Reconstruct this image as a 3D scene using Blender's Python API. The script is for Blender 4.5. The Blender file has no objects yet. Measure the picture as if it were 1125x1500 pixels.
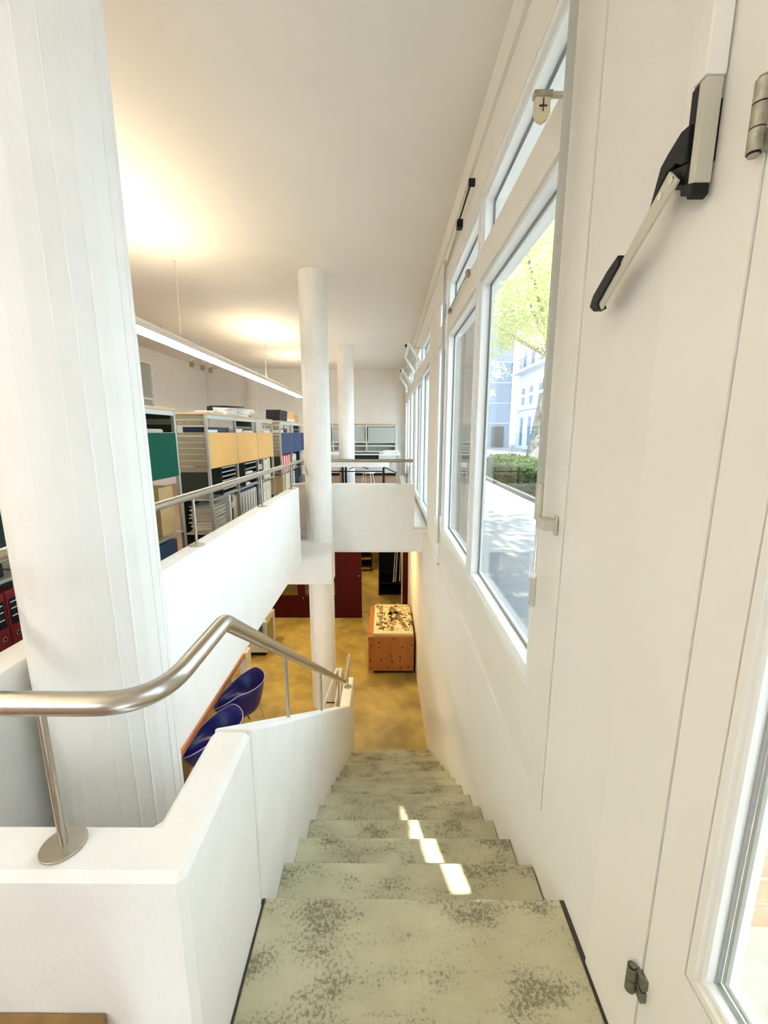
import bpy, bmesh, math, random
from mathutils import Vector, Matrix

random.seed(7)
R = math.radians
PI = math.pi
C = bpy.context.scene.collection
SC = bpy.context.scene

# ------------------------------------------------------------------ camera
cam_data = bpy.data.cameras.new('camera')
cam = bpy.data.objects.new('camera', cam_data)
C.objects.link(cam)
SC.camera = cam
cam.location = (0, 0, 1.6)
cam.rotation_euler = (R(90 - 10.81), 0, R(0.315))
cam_data.sensor_fit = 'VERTICAL'
cam_data.sensor_height = 36
cam_data.lens = 36 * 607.4 / 1500
cam_data.clip_start = 0.02
cam_data.clip_end = 300

# ------------------------------------------------------------------ view, sky, sun
SC.view_settings.view_transform = 'Standard'
SC.view_settings.look = 'None'
SC.view_settings.gamma = 1
SC.view_settings.use_curve_mapping = False
SC.view_settings.exposure = 0.15
SC.cycles.max_bounces = 10
SC.cycles.diffuse_bounces = 6
SC.cycles.transparent_max_bounces = 16
SC.cycles.use_denoising = True
SC.cycles.sample_clamp_indirect = 12

world = bpy.data.worlds.new('sky')
SC.world = world
world.use_nodes = True
bgn = world.node_tree.nodes['Background']
bgn.inputs[0].default_value = (0.70, 0.855, 1.0, 1)
bgn.inputs[1].default_value = 5.8

SUN_DIR = Vector((-0.244, 1.0, -1.20))
sd = bpy.data.lights.new('sun', 'SUN')
sd.energy = 18.0
sd.angle = R(0.6)
sd.color = (1.0, 0.96, 0.89)
sun = bpy.data.objects.new('sun', sd)
C.objects.link(sun)
sun.rotation_euler = SUN_DIR.to_track_quat('-Z', 'Y').to_euler()


# ------------------------------------------------------------------ materials
def new_mat(name):
    m = bpy.data.materials.new(name)
    m.use_nodes = True
    nt = m.node_tree
    return m, nt, nt.nodes['Principled BSDF']


def mat(name, col, rough=0.5, metal=0.0, var=0.0, scale=8.0, bump=0.0, bscale=60.0, spec=None):
    """plain colour with optional noise variation and fine relief"""
    m, nt, b = new_mat(name)
    b.inputs['Base Color'].default_value = (*col, 1)
    b.inputs['Roughness'].default_value = rough
    b.inputs['Metallic'].default_value = metal
    if spec is not None:
        b.inputs['Specular IOR Level'].default_value = spec
    N = nt.nodes.new
    L = nt.links.new
    if var or bump:
        tc = N('ShaderNodeTexCoord')
    if var:
        n = N('ShaderNodeTexNoise')
        n.inputs['Scale'].default_value = scale
        n.inputs['Detail'].default_value = 5
        L(tc.outputs['Object'], n.inputs['Vector'])
        r = N('ShaderNodeValToRGB')
        r.color_ramp.elements[0].position = 0.3
        r.color_ramp.elements[1].position = 0.7
        r.color_ramp.elements[0].color = (*[max(0, c * (1 - var)) for c in col], 1)
        r.color_ramp.elements[1].color = (*[min(1, c * (1 + var)) for c in col], 1)
        L(n.outputs['Fac'], r.inputs['Fac'])
        L(r.outputs['Color'], b.inputs['Base Color'])
    if bump:
        n2 = N('ShaderNodeTexNoise')
        n2.inputs['Scale'].default_value = bscale
        n2.inputs['Detail'].default_value = 4
        L(tc.outputs['Object'], n2.inputs['Vector'])
        bp = N('ShaderNodeBump')
        bp.inputs['Strength'].default_value = bump
        bp.inputs['Distance'].default_value = 0.004
        L(n2.outputs['Fac'], bp.inputs['Height'])
        L(bp.outputs['Normal'], b.inputs['Normal'])
    return m


def emit(name, col, strength):
    m, nt, b = new_mat(name)
    b.inputs['Base Color'].default_value = (*col, 1)
    b.inputs['Emission Color'].default_value = (*col, 1)
    b.inputs['Emission Strength'].default_value = strength
    return m


def glass_mat(name, tint=(0.97, 0.99, 0.985)):
    m, nt, b = new_mat(name)
    nt.nodes.remove(b)
    N = nt.nodes.new
    L = nt.links.new
    out = nt.nodes['Material Output']
    tr = N('ShaderNodeBsdfTransparent')
    tr.inputs[0].default_value = (*tint, 1)
    gl = N('ShaderNodeBsdfGlossy')
    gl.inputs['Roughness'].default_value = 0.0
    ge = N('ShaderNodeNewGeometry')                  # Schlick reflectance, the same from both sides of a thin pane
    dt = N('ShaderNodeVectorMath'); dt.operation = 'DOT_PRODUCT'
    L(ge.outputs['Incoming'], dt.inputs[0]); L(ge.outputs['Normal'], dt.inputs[1])
    ab = N('ShaderNodeMath'); ab.operation = 'ABSOLUTE'
    L(dt.outputs['Value'], ab.inputs[0])
    om = N('ShaderNodeMath'); om.operation = 'SUBTRACT'; om.inputs[0].default_value = 1.0
    L(ab.outputs[0], om.inputs[1])
    pw = N('ShaderNodeMath'); pw.operation = 'POWER'; pw.inputs[1].default_value = 5.0
    L(om.outputs[0], pw.inputs[0])
    fr = N('ShaderNodeMath'); fr.operation = 'MULTIPLY_ADD'
    fr.inputs[1].default_value = 0.96; fr.inputs[2].default_value = 0.04
    L(pw.outputs[0], fr.inputs[0])
    mx = N('ShaderNodeMixShader')
    L(fr.outputs[0], mx.inputs[0])
    L(tr.outputs[0], mx.inputs[1])
    L(gl.outputs[0], mx.inputs[2])
    L(mx.outputs[0], out.inputs['Surface'])
    return m


def concrete_stair():
    m, nt, b = new_mat('stair_concrete')
    N = nt.nodes.new
    L = nt.links.new
    tc = N('ShaderNodeTexCoord')
    n1 = N('ShaderNodeTexNoise'); n1.inputs['Scale'].default_value = 3.2; n1.inputs['Detail'].default_value = 6
    n2 = N('ShaderNodeTexNoise'); n2.inputs['Scale'].default_value = 85; n2.inputs['Detail'].default_value = 6
    n2.inputs['Roughness'].default_value = 0.75
    n3 = N('ShaderNodeTexNoise'); n3.inputs['Scale'].default_value = 5.5; n3.inputs['Detail'].default_value = 4
    mp = N('ShaderNodeMapping'); mp.inputs['Scale'].default_value = (0.9, 1.8, 1.0)
    mp.inputs['Location'].default_value = (3.1, 1.7, 0.4)
    L(tc.outputs['Object'], n1.inputs['Vector'])
    L(tc.outputs['Object'], n2.inputs['Vector'])
    L(tc.outputs['Object'], mp.inputs['Vector'])
    L(mp.outputs[0], n3.inputs['Vector'])
    base = N('ShaderNodeValToRGB')
    base.color_ramp.elements[0].position = 0.32; base.color_ramp.elements[0].color = (0.43, 0.40, 0.26, 1)
    base.color_ramp.elements[1].position = 0.70; base.color_ramp.elements[1].color = (0.60, 0.565, 0.385, 1)
    L(n1.outputs['Fac'], base.inputs['Fac'])
    # worn, pitted patches: pits (fine noise) only where the broad noise is high
    worn = N('ShaderNodeValToRGB')
    worn.color_ramp.elements[0].position = 0.36; worn.color_ramp.elements[0].color = (0, 0, 0, 1)
    worn.color_ramp.elements[1].position = 0.66; worn.color_ramp.elements[1].color = (1, 1, 1, 1)
    L(n3.outputs['Fac'], worn.inputs['Fac'])
    dens = N('ShaderNodeMath'); dens.operation = 'MULTIPLY_ADD'; dens.inputs[1].default_value = 0.20
    L(worn.outputs['Color'], dens.inputs[0]); L(n2.outputs['Fac'], dens.inputs[2])
    pits = N('ShaderNodeValToRGB')
    pits.color_ramp.elements[0].position = 0.62; pits.color_ramp.elements[0].color = (0, 0, 0, 1)
    pits.color_ramp.elements[1].position = 0.73; pits.color_ramp.elements[1].color = (1, 1, 1, 1)
    L(dens.outputs[0], pits.inputs['Fac'])
    mul2 = N('ShaderNodeMath'); mul2.operation = 'MULTIPLY_ADD'
    mul2.inputs[1].default_value = 0.62
    L(pits.outputs['Color'], mul2.inputs[0])
    w2 = N('ShaderNodeMath'); w2.operation = 'MULTIPLY'; w2.inputs[1].default_value = 0.20
    L(worn.outputs['Color'], w2.inputs[0]); L(w2.outputs[0], mul2.inputs[2])
    mix = N('ShaderNodeMix'); mix.data_type = 'RGBA'
    L(mul2.outputs[0], mix.inputs[0])
    L(base.outputs['Color'], mix.inputs[6])
    mix.inputs[7].default_value = (0.135, 0.115, 0.065, 1)
    L(mix.outputs[2], b.inputs['Base Color'])
    b.inputs['Roughness'].default_value = 0.62
    bp = N('ShaderNodeBump'); bp.inputs['Strength'].default_value = 0.35; bp.inputs['Distance'].default_value = 0.003
    L(n2.outputs['Fac'], bp.inputs['Height'])
    L(bp.outputs['Normal'], b.inputs['Normal'])
    return m


def knotty_wood(name, col, knot, scale=6.0):
    m, nt, b = new_mat(name)
    N = nt.nodes.new
    L = nt.links.new
    tc = N('ShaderNodeTexCoord')
    mp = N('ShaderNodeMapping'); mp.inputs['Scale'].default_value = (1, 1, 0.25)
    L(tc.outputs['Object'], mp.inputs['Vector'])
    n = N('ShaderNodeTexNoise'); n.inputs['Scale'].default_value = 9; n.inputs['Detail'].default_value = 6
    L(mp.outputs[0], n.inputs['Vector'])
    r = N('ShaderNodeValToRGB')
    r.color_ramp.elements[0].position = 0.3; r.color_ramp.elements[0].color = (*[c * 0.85 for c in col], 1)
    r.color_ramp.elements[1].position = 0.7; r.color_ramp.elements[1].color = (*[min(1, c * 1.12) for c in col], 1)
    L(n.outputs['Fac'], r.inputs['Fac'])
    v = N('ShaderNodeTexVoronoi'); v.inputs['Scale'].default_value = scale
    L(tc.outputs['Object'], v.inputs['Vector'])
    k = N('ShaderNodeValToRGB')
    k.color_ramp.elements[0].position = 0.13; k.color_ramp.elements[0].color = (1, 1, 1, 1)
    k.color_ramp.elements[1].position = 0.20; k.color_ramp.elements[1].color = (0, 0, 0, 1)
    L(v.outputs['Distance'], k.inputs['Fac'])
    mix = N('ShaderNodeMix'); mix.data_type = 'RGBA'
    L(k.outputs['Color'], mix.inputs[0])
    L(r.outputs['Color'], mix.inputs[6])
    mix.inputs[7].default_value = (*knot, 1)
    L(mix.outputs[2], b.inputs['Base Color'])
    b.inputs['Roughness'].default_value = 0.5
    return m


M = {}
M['paint'] = mat('white_wall_paint', (0.80, 0.775, 0.715), 0.62, var=0.025, scale=3, bump=0.25, bscale=90)
M['plaster'] = mat('rough_white_plaster', (0.80, 0.77, 0.70), 0.7, var=0.02, scale=2, bump=0.45, bscale=160)
M['concrete_white'] = mat('white_painted_concrete', (0.80, 0.79, 0.755), 0.6, var=0.03, scale=5, bump=0.5, bscale=55)
M['ceiling'] = mat('ceiling_paint', (0.83, 0.80, 0.745), 0.7, var=0.02, scale=1.2, bump=0.15, bscale=50)
M['joinery'] = mat('cream_painted_joinery', (0.80, 0.775, 0.70), 0.42, var=0.012, scale=4)
M['frame'] = mat('white_window_frame', (0.84, 0.85, 0.83), 0.32)
M['gasket'] = mat('grey_gasket', (0.34, 0.36, 0.37), 0.6)
M['joint'] = mat('dark_joint', (0.05, 0.04, 0.035), 0.8)
M['greybar'] = mat('grey_lacquered_metal', (0.46, 0.46, 0.41), 0.4, 0.2)
M['steel'] = mat('brushed_stainless_steel', (0.46, 0.43, 0.37), 0.30, 1.0, var=0.06, scale=40)
M['chrome'] = mat('chrome', (0.75, 0.74, 0.70), 0.16, 1.0)
M['galv'] = mat('aged_hinge_metal', (0.40, 0.38, 0.30), 0.42, 0.8, var=0.25, scale=60, bump=0.3, bscale=150)
M['hinge_dark'] = mat('dark_aged_hinge_metal', (0.20, 0.20, 0.15), 0.45, 0.7, var=0.35, scale=70, bump=0.4, bscale=150)
M['silver'] = mat('silver_lacquer', (0.54, 0.52, 0.43), 0.38, 0.25)
M['black'] = mat('black_plastic', (0.008, 0.009, 0.010), 0.5, spec=0.25)
M['stair'] = concrete_stair()
M['lowfloor'] = mat('yellowish_concrete_floor', (0.42, 0.315, 0.095), 0.45, var=0.38, scale=2.4, bump=0.15, bscale=40)
M['woodfloor'] = mat('brown_wood_floor', (0.30, 0.16, 0.08), 0.4, var=0.2, scale=6)
M['brownboard'] = mat('brown_wood', (0.24, 0.13, 0.035), 0.45, var=0.25, scale=14)
M['tableedge'] = mat('brown_table_edge', (0.42, 0.19, 0.11), 0.4, var=0.08, scale=10)
M['birch'] = mat('birch_board', (0.62, 0.46, 0.28), 0.45, var=0.08, scale=12)
M['shelfmetal'] = mat('grey_shelf_metal', (0.50, 0.50, 0.45), 0.38, 0.55)
M['shelfdark'] = mat('dark_shelf_metal', (0.035, 0.04, 0.03), 0.8, 0.0, spec=0.15)
M['slat'] = mat('khaki_metal_sheet', (0.27, 0.235, 0.15), 0.45, 0.15)
M['yellow'] = mat('ochre_yellow_panel', (0.80, 0.46, 0.13), 0.6, var=0.05, scale=3)
M['green'] = mat('dark_green_panel', (0.004, 0.085, 0.05), 0.7, spec=0.15)
M['bluep'] = mat('slate_blue_panel', (0.028, 0.052, 0.13), 0.6, spec=0.25)
M['navy'] = mat('navy_card', (0.012, 0.025, 0.06), 0.5)
M['bluebox'] = mat('petrol_blue_box', (0.02, 0.07, 0.14), 0.5)
M['red'] = mat('dark_red_card', (0.19, 0.008, 0.012), 0.45)
M['redmag'] = mat('red_magazine_spine', (0.62, 0.05, 0.04), 0.5)
M['paper'] = mat('white_paper', (0.82, 0.80, 0.74), 0.7, var=0.06, scale=30)
M['paper2'] = mat('old_and_shaded_paper', (0.62, 0.56, 0.44), 0.7, var=0.1, scale=30)
M['cream'] = mat('cream_card', (0.66, 0.57, 0.38), 0.6)
M['whitecard'] = mat('white_card', (0.70, 0.68, 0.60), 0.6)
M['cardboard'] = mat('cardboard', (0.50, 0.34, 0.14), 0.7, var=0.1, scale=10)
M['oxblood'] = mat('oxblood_red_lacquer', (0.045, 0.0015, 0.003), 0.55, spec=0.15)
M['darkcase'] = mat('black_brown_case', (0.010, 0.008, 0.007), 0.6, spec=0.2)
M['knotty'] = knotty_wood('knotty_pine_board', (0.36, 0.125, 0.028), (0.08, 0.012, 0.008), 9.0)
M['bluechair'] = mat('cobalt_blue_plastic', (0.004, 0.005, 0.125), 0.35)
M['whitetrim'] = mat('pale_rim', (0.35, 0.35, 0.6), 0.4)
M['modelwhite'] = mat('cream_model_board', (0.60, 0.52, 0.33), 0.6, var=0.05, scale=20)
M['modeldark'] = mat('dark_model_ground', (0.17, 0.12, 0.05), 0.7, var=0.5, scale=40)
M['whitetop'] = mat('white_table_top', (0.84, 0.84, 0.82), 0.4)
M['cabinet'] = mat('pale_grey_cabinet', (0.60, 0.61, 0.57), 0.4, 0.1)
M['cabglass'] = mat('frosted_cabinet_glass', (0.42, 0.46, 0.43), 0.12)
M['glass'] = glass_mat('window_glass')
M['brick'] = mat('pale_pink_brick', (0.205, 0.125, 0.082), 0.85, var=0.14, scale=18, bump=0.4, bscale=60)
M['brick2'] = mat('beige_brick', (0.25, 0.215, 0.165), 0.85, var=0.08, scale=14, bump=0.4, bscale=60)
M['mortar'] = mat('pale_mortar', (0.23, 0.22, 0.195), 0.9, var=0.05, scale=20)
M['pave'] = mat('pale_asphalt_pavement', (0.23, 0.23, 0.235), 0.9, var=0.08, scale=3, bump=0.3, bscale=60)
M['landingout'] = mat('outdoor_concrete', (0.15, 0.158, 0.135), 0.85, var=0.12, scale=14)
M['kerb'] = mat('concrete_kerb', (0.14, 0.135, 0.125), 0.85, var=0.1, scale=6)
M['soil'] = mat('planting_bed_soil', (0.16, 0.18, 0.10), 0.95, var=0.2, scale=8)
M['bark'] = mat('pale_bark', (0.17, 0.165, 0.15), 0.9, var=0.25, scale=8, bump=0.6, bscale=18)
M['leaf'] = mat('yellow_green_leaf', (0.52, 0.54, 0.24), 0.6, var=0.3, scale=1.5)
M['leaf2'] = mat('hedge_leaf', (0.10, 0.145, 0.05), 0.6, var=0.4, scale=3)
for k in ('leaf', 'leaf2'):                             # thin leaves let light through
    nt = M[k].node_tree
    b = nt.nodes['Principled BSDF']
    trl = nt.nodes.new('ShaderNodeBsdfTranslucent')
    trl.inputs[0].default_value = (0.64, 0.66, 0.30, 1) if k == 'leaf' else (0.12, 0.16, 0.05, 1)
    mxs = nt.nodes.new('ShaderNodeMixShader')
    mxs.inputs[0].default_value = 0.45
    nt.links.new(b.outputs[0], mxs.inputs[1])
    nt.links.new(trl.outputs[0], mxs.inputs[2])
    nt.links.new(mxs.outputs[0], nt.nodes['Material Output'].inputs['Surface'])
M['facade'] = mat('pale_facade', (0.56, 0.575, 0.60), 0.85, var=0.03, scale=0.5)
M['bluegrey'] = mat('blue_grey_cladding', (0.26, 0.32, 0.40), 0.7, var=0.05, scale=0.4)
M['winblue'] = mat('facade_window_glass', (0.16, 0.23, 0.31), 0.3)
M['iron'] = mat('balcony_iron', (0.05, 0.06, 0.07), 0.6)
M['lampwhite'] = mat('lamp_housing', (0.62, 0.60, 0.55), 0.4, 0.2)
M['tube'] = emit('lamp_diffuser_glow', (1.0, 0.92, 0.78), 21.0)
M['uplight'] = emit('lamp_uplight_glow', (1.0, 0.83, 0.58), 44.0)
M['warmlamp'] = emit('warm_lamp_glow', (1.0, 0.72, 0.33), 105.0)


# ------------------------------------------------------------------ mesh helpers
class MB:
    """collects simple solids in world coordinates; build() links ONE mesh object"""

    def __init__(self):
        self.v = []
        self.f = []

    def add(self, vs, fs):
        n = len(self.v)
        self.v += [tuple(p) for p in vs]
        self.f += [tuple(i + n for i in f) for f in fs]
        return self

    def box(self, x0, x1, y0, y1, z0, z1, rot=None, piv=None):
        vs = [Vector(p) for p in ((x0, y0, z0), (x1, y0, z0), (x1, y1, z0), (x0, y1, z0),
                                  (x0, y0, z1), (x1, y0, z1), (x1, y1, z1), (x0, y1, z1))]
        if rot is not None:
            p = Vector(piv) if piv else Vector(((x0 + x1) / 2, (y0 + y1) / 2, (z0 + z1) / 2))
            vs = [rot @ (q - p) + p for q in vs]
        return self.add(vs, [(0, 3, 2, 1), (4, 5, 6, 7), (0, 1, 5, 4), (1, 2, 6, 5), (2, 3, 7, 6), (3, 0, 4, 7)])

    def prism(self, pts, a0, a1, axis):
        """polygon of 2D points pushed along an axis; 'X': pts are (y,z), 'Y': (x,z), 'Z': (x,y)"""
        def P(p, a):
            return {'X': (a, p[0], p[1]), 'Y': (p[0], a, p[1]), 'Z': (p[0], p[1], a)}[axis]
        n = len(pts)
        vs = [P(p, a0) for p in pts] + [P(p, a1) for p in pts]
        fs = [tuple(range(n))[::-1], tuple(range(n, 2 * n))]
        fs += [(i, (i + 1) % n, n + (i + 1) % n, n + i) for i in range(n)]
        return self.add(vs, fs)

    def tube(self, path, r, seg=10, cap=True):
        path = [Vector(p) for p in path]
        rs = r if isinstance(r, (list, tuple)) else [r] * len(path)
        rings = []
        prev = None
        for i, p in enumerate(path):
            d = ((path[i + 1] - p) if i == 0 else (p - path[i - 1]) if i == len(path) - 1
                 else ((path[i + 1] - p).normalized() + (p - path[i - 1]).normalized()))
            d.normalize()
            if prev is None:
                u = d.cross(Vector((0, 0, 1)) if abs(d.z) < 0.9 else Vector((1, 0, 0))).normalized()
            else:
                u = (prev - d * prev.dot(d)).normalized()
            prev = u
            w = d.cross(u)
            k = 1.0
            if 0 < i < len(path) - 1:
                c = (path[i + 1] - p).normalized().dot((p - path[i - 1]).normalized())
                k = 1 / max(0.55, math.sqrt((1 + c) / 2))
            rings.append([p + (u * math.cos(2 * PI * j / seg) + w * math.sin(2 * PI * j / seg)) * rs[i]
                          for j in range(seg)])
        vs = [q for ring in rings for q in ring]
        fs = []
        for i in range(len(rings) - 1):
            for j in range(seg):
                a, b = i * seg + j, i * seg + (j + 1) % seg
                fs.append((a, b, b + seg, a + seg))
        if cap:
            fs.append(tuple(range(seg))[::-1])
            fs.append(tuple(range(len(vs) - seg, len(vs))))
        return self.add(vs, fs)

    def cyl(self, p0, p1, r, seg=16):
        return self.tube([p0, p1], r, seg)

    def quad(self, a, b, c, d):
        return self.add([a, b, c, d], [(0, 1, 2, 3)])

    def build(self, name, m, parent=None, bevel=0.0, smooth=False, kind=None):
        org = parent_origin(parent)
        if parent is None and self.v:
            xs = [p[0] for p in self.v]; ys = [p[1] for p in self.v]; zs = [p[2] for p in self.v]
            org = Vector(((min(xs) + max(xs)) / 2, (min(ys) + max(ys)) / 2, min(zs)))
        me = bpy.data.meshes.new(name)
        me.from_pydata([tuple(Vector(p) - org) for p in self.v], [], self.f)
        bm = bmesh.new()
        bm.from_mesh(me)
        if smooth != 'leaf':
            bmesh.ops.recalc_face_normals(bm, faces=bm.faces)
        bm.to_mesh(me)
        bm.free()
        me.materials.append(m)
        if smooth is True:
            for p in me.polygons:
                p.use_smooth = True
            try:
                me.set_sharp_from_angle(angle=R(40))
            except Exception:
                pass
        o = bpy.data.objects.new(name, me)
        C.objects.link(o)
        if parent is not None:
            o.parent = parent
        else:
            o.location = org
        if bevel:
            md = o.modifiers.new('bevel', 'BEVEL')
            md.width = bevel
            md.segments = 2
            md.limit_method = 'ANGLE'
        if kind:
            o['kind'] = kind
        return o


def parent_origin(p):
    org = Vector((0, 0, 0))
    while p is not None:
        org = org + p.location
        p = p.parent
    return org


def tag(o, label, cat=None, group=None, kind=None):
    o['label'] = label
    if cat:
        o['category'] = cat
    if group:
        o['group'] = group
    if kind:
        o['kind'] = kind
    return o


def thing(name, label, cat, loc=(0, 0, 0), group=None, kind=None):
    o = bpy.data.objects.new(name, None)
    o.empty_display_size = 0.05
    C.objects.link(o)
    o.location = loc
    return tag(o, label, cat, group, kind)


def copy_tree(root, loc, label, group=None):
    def cp(o, par):
        c = o.copy()
        C.objects.link(c)
        if par is not None:
            c.parent = par
        for ch in list(o.children):
            cp(ch, c)
        return c
    r = cp(root, None)
    r.location = loc
    r['label'] = label
    if group:
        r['group'] = group
    return r


def bx(x0, x1, y0, y1, z0, z1):
    return MB().box(x0, x1, y0, y1, z0, z1)


def ring(y0, y1, z0, z1, w, x0, x1):
    """rectangular frame lying in the plane of the right wall"""
    m = MB()
    m.box(x0, x1, y0, y0 + w, z0, z1)
    m.box(x0, x1, y1 - w, y1, z0, z1)
    m.box(x0, x1, y0 + w, y1 - w, z0, z0 + w)
    m.box(x0, x1, y0 + w, y1 - w, z1 - w, z1)
    return m


def ringY(x0, x1, z0, z1, w, y0, y1):
    m = MB()
    m.box(x0, x0 + w, y0, y1, z0, z1)
    m.box(x1 - w, x1, y0, y1, z0, z1)
    m.box(x0 + w, x1 - w, y0, y1, z0, z0 + w)
    m.box(x0 + w, x1 - w, y0, y1, z1 - w, z1)
    return m


# ================================================================== LARGE STRUCTURE
FL = -2.66          # lower floor
MZ = 0.18           # mezzanine floor
CE = 3.68           # ceiling
PX = -1.18          # face of the mezzanine parapet

# --- floors and ceiling
o = bx(-6.2, 1.0, 0.6, 16.4, FL - 0.2, FL).build('floor', M['lowfloor'])
tag(o, 'yellowish worn concrete floor of the lower room', kind='structure')
o = MB().prism([(-6.2, 0.87), (PX - 0.01, 0.87), (PX - 0.01, 5.55), (-1.30, 5.55), (-1.30, 6.14), (0.40, 6.14), (0.40, 6.2), (0.62, 6.2),
                (0.62, 14.4), (-6.2, 14.4)], -0.20, MZ, 'Z').build('floor', M['concrete_white'])
tag(o, 'white painted edge and slab of the mezzanine floor', kind='structure')
bx(-6.0, -1.32, 0.9, 14.3, MZ, MZ + 0.012).build('wood_floor', M['woodfloor'], o)
bx(-1.32, 0.42, 6.28, 14.3, MZ, MZ + 0.012).build('wood_floor', M['woodfloor'], o)
o = bx(-6.2, 1.0, -3.2, 14.5, CE, CE + 0.25).build('ceiling', M['ceiling'])
tag(o, 'white plastered ceiling over stair and mezzanine', kind='structure')
o = bx(-6.2, -0.56, -3.2, 0.70, -0.25, MZ).build('floor', M['woodfloor'])
tag(o, 'entrance floor beside the landing', kind='structure')

# --- right wall: plaster below the windows leans slightly into the stairwell
def wx(y):
    return 0.622 - 0.016 * max(0.0, y - 1.41)

wr = MB().prism([(wx(-3.2), -3.2), (0.70, -3.2), (0.70, 0.2), (1.0, 0.2), (1.0, 16.4), (wx(16.4) + 0.0, 16.4), (wx(9.0), 9.0), (0.622, 1.41)], FL, -0.02, 'Z')
wr.prism([(0.622, 0.775), (0.80, 0.775), (0.80, 16.4), (wx(16.4), 16.4), (wx(9.0), 9.0), (wx(1.41), 1.41)], -0.02, 0.113, 'Z')
wr.box(0.622, 0.70, 1.0, 1.41, 0.113, 3.40)                 # rough plaster pier between door and window
wr.box(0.626, 0.70, 0.775, 1.0, 0.113, 3.40)
wr.box(0.622, 0.95, -3.2, 14.5, 3.40, CE)
# thin front beside the door; unseen slanting opening shaped for sun patches on stairs
wr.prism([(-3.2, 0.0), (-0.46, 0.0), (-0.46, 3.40), (-3.2, 3.40)], 0.672, 0.70, 'X')
wr.prism([(-0.46, 0.0), (0.16, 0.0), (0.16, 1.22), (-0.46, 1.96)], 0.672, 0.70, 'X')
wr.prism([(-0.46, 2.80), (0.16, 2.06), (0.16, 3.40), (-0.46, 3.40)], 0.672, 0.70, 'X')
wr.box(0.622, 0.95, 0.16, 0.22, 0.0, 3.40)  # unseen jamb, made deep to block sun through the door pane
wr.box(0.622, 0.95, 0.22, 0.775, 3.14, 3.40)
wr.box(0.64, 0.95, 1.41, 14.5, 3.14, 3.40)
wr.box(0.66, 0.75, 1.41, 6.2, 0.113, 0.48)
wr.box(0.622, 0.72, 5.30, 6.22, 0.113, 3.40)
wr.box(0.622, 0.95, 14.0, 14.5, 0.113, 3.40)
wr.box(0.66, 0.95, 6.22, 14.0, 0.113, 0.28)
wall_right = wr.build('wall_right', M['plaster'])
tag(wall_right, 'long white wall of windows along the stair', kind='structure')
# joinery panels under and over the windows, one board per bay
for a, b in ((1.414, 3.075), (3.08, 4.60), (4.605, 5.298)):
    bx(0.620, 0.66, a, b, 0.113, 0.494).build('panel', M['joinery'], wall_right)
for a, b in ((1.412, 2.80), (2.806, 4.60), (4.606, 6.2), (6.206, 7.8), (7.806, 9.4), (9.406, 11.0), (11.006, 12.6), (12.606, 13.99)):
    bx(0.619, 0.66, a, b, 3.135, 3.398).build('panel', M['joinery'], wall_right)
bx(0.618, 0.66, 1.4145, 1.655, 0.494, 3.135).build('panel', M['joinery'], wall_right)
for a, b in ((0.2, 1.9), (1.905, 3.5), (3.505, 5.2), (5.205, 6.9), (6.905, 8.6), (8.605, 10.3), (10.305, 12.0), (12.005, 14.0)):
    bx(0.600, 0.622, a, b, 3.425, 3.60).build('panel', M['joinery'], wall_right)
bx(0.614, 0.628, 0.777, 0.998, 0.0, 3.40).build('door_lining', M['joinery'], wall_right)

o = MB().box(0.634, 0.70, 1.405, 1.42, 0.113, 3.40).box(0.634, 0.72, 0.755, 0.79, 0.0, 3.14).build('trim_6', M['joint'])
tag(o, 'dark shadow joints beside window lining and door', kind='structure')
# --- window bays
glass = M['glass']


def bay(n, y0, y1, z0, label, top=True):
    w = ring(y0, y1, z0, 3.135, 0.035, 0.622, 0.722).build('window_%d' % n, M['frame'])
    tag(w, label, kind='structure')
    a, b = y0 + 0.035, y1 - 0.035
    bx(0.624, 0.80, a, b, 2.60, 2.79).build('transom', M['joinery'], w)
    ring(a, b, z0 + 0.035, 2.60, 0.028, 0.640, 0.716).build('sash', M['frame'], w)
    ring(a + 0.028, b - 0.028, z0 + 0.063, 2.572, 0.004, 0.690, 0.70).build('gasket', M['gasket'], w)
    ring(a + 0.028, b - 0.028, z0 + 0.063, 2.572, 0.018, 0.700, 0.716).build('glazing_bead', M['frame'], w)
    bx(0.700, 0.706, a + 0.03, b - 0.03, z0 + 0.066, 2.57).build('pane', glass, w)
    if top:
        ring(a, b, 2.79, 3.10, 0.028, 0.640, 0.716).build('sash', M['frame'], w)
        ring(a + 0.028, b - 0.028, 2.818, 3.072, 0.004, 0.690, 0.70).build('gasket', M['gasket'], w)
        ring(a + 0.028, b - 0.028, 2.818, 3.072, 0.018, 0.700, 0.716).build('glazing_bead', M['frame'], w)
        bx(0.700, 0.706, a + 0.03, b - 0.03, 2.82, 3.07).build('pane', glass, w)
    return w


bay(1, 1.655, 3.06, 0.494, 'tall white framed window with trees outside, nearest the door')
bay(2, 3.08, 4.56, 0.494, 'white framed window with beige brick behind its glass')
bay(3, 4.605, 5.298, 0.494, 'narrow white framed window beside the wall pier above the stair foot')


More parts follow.
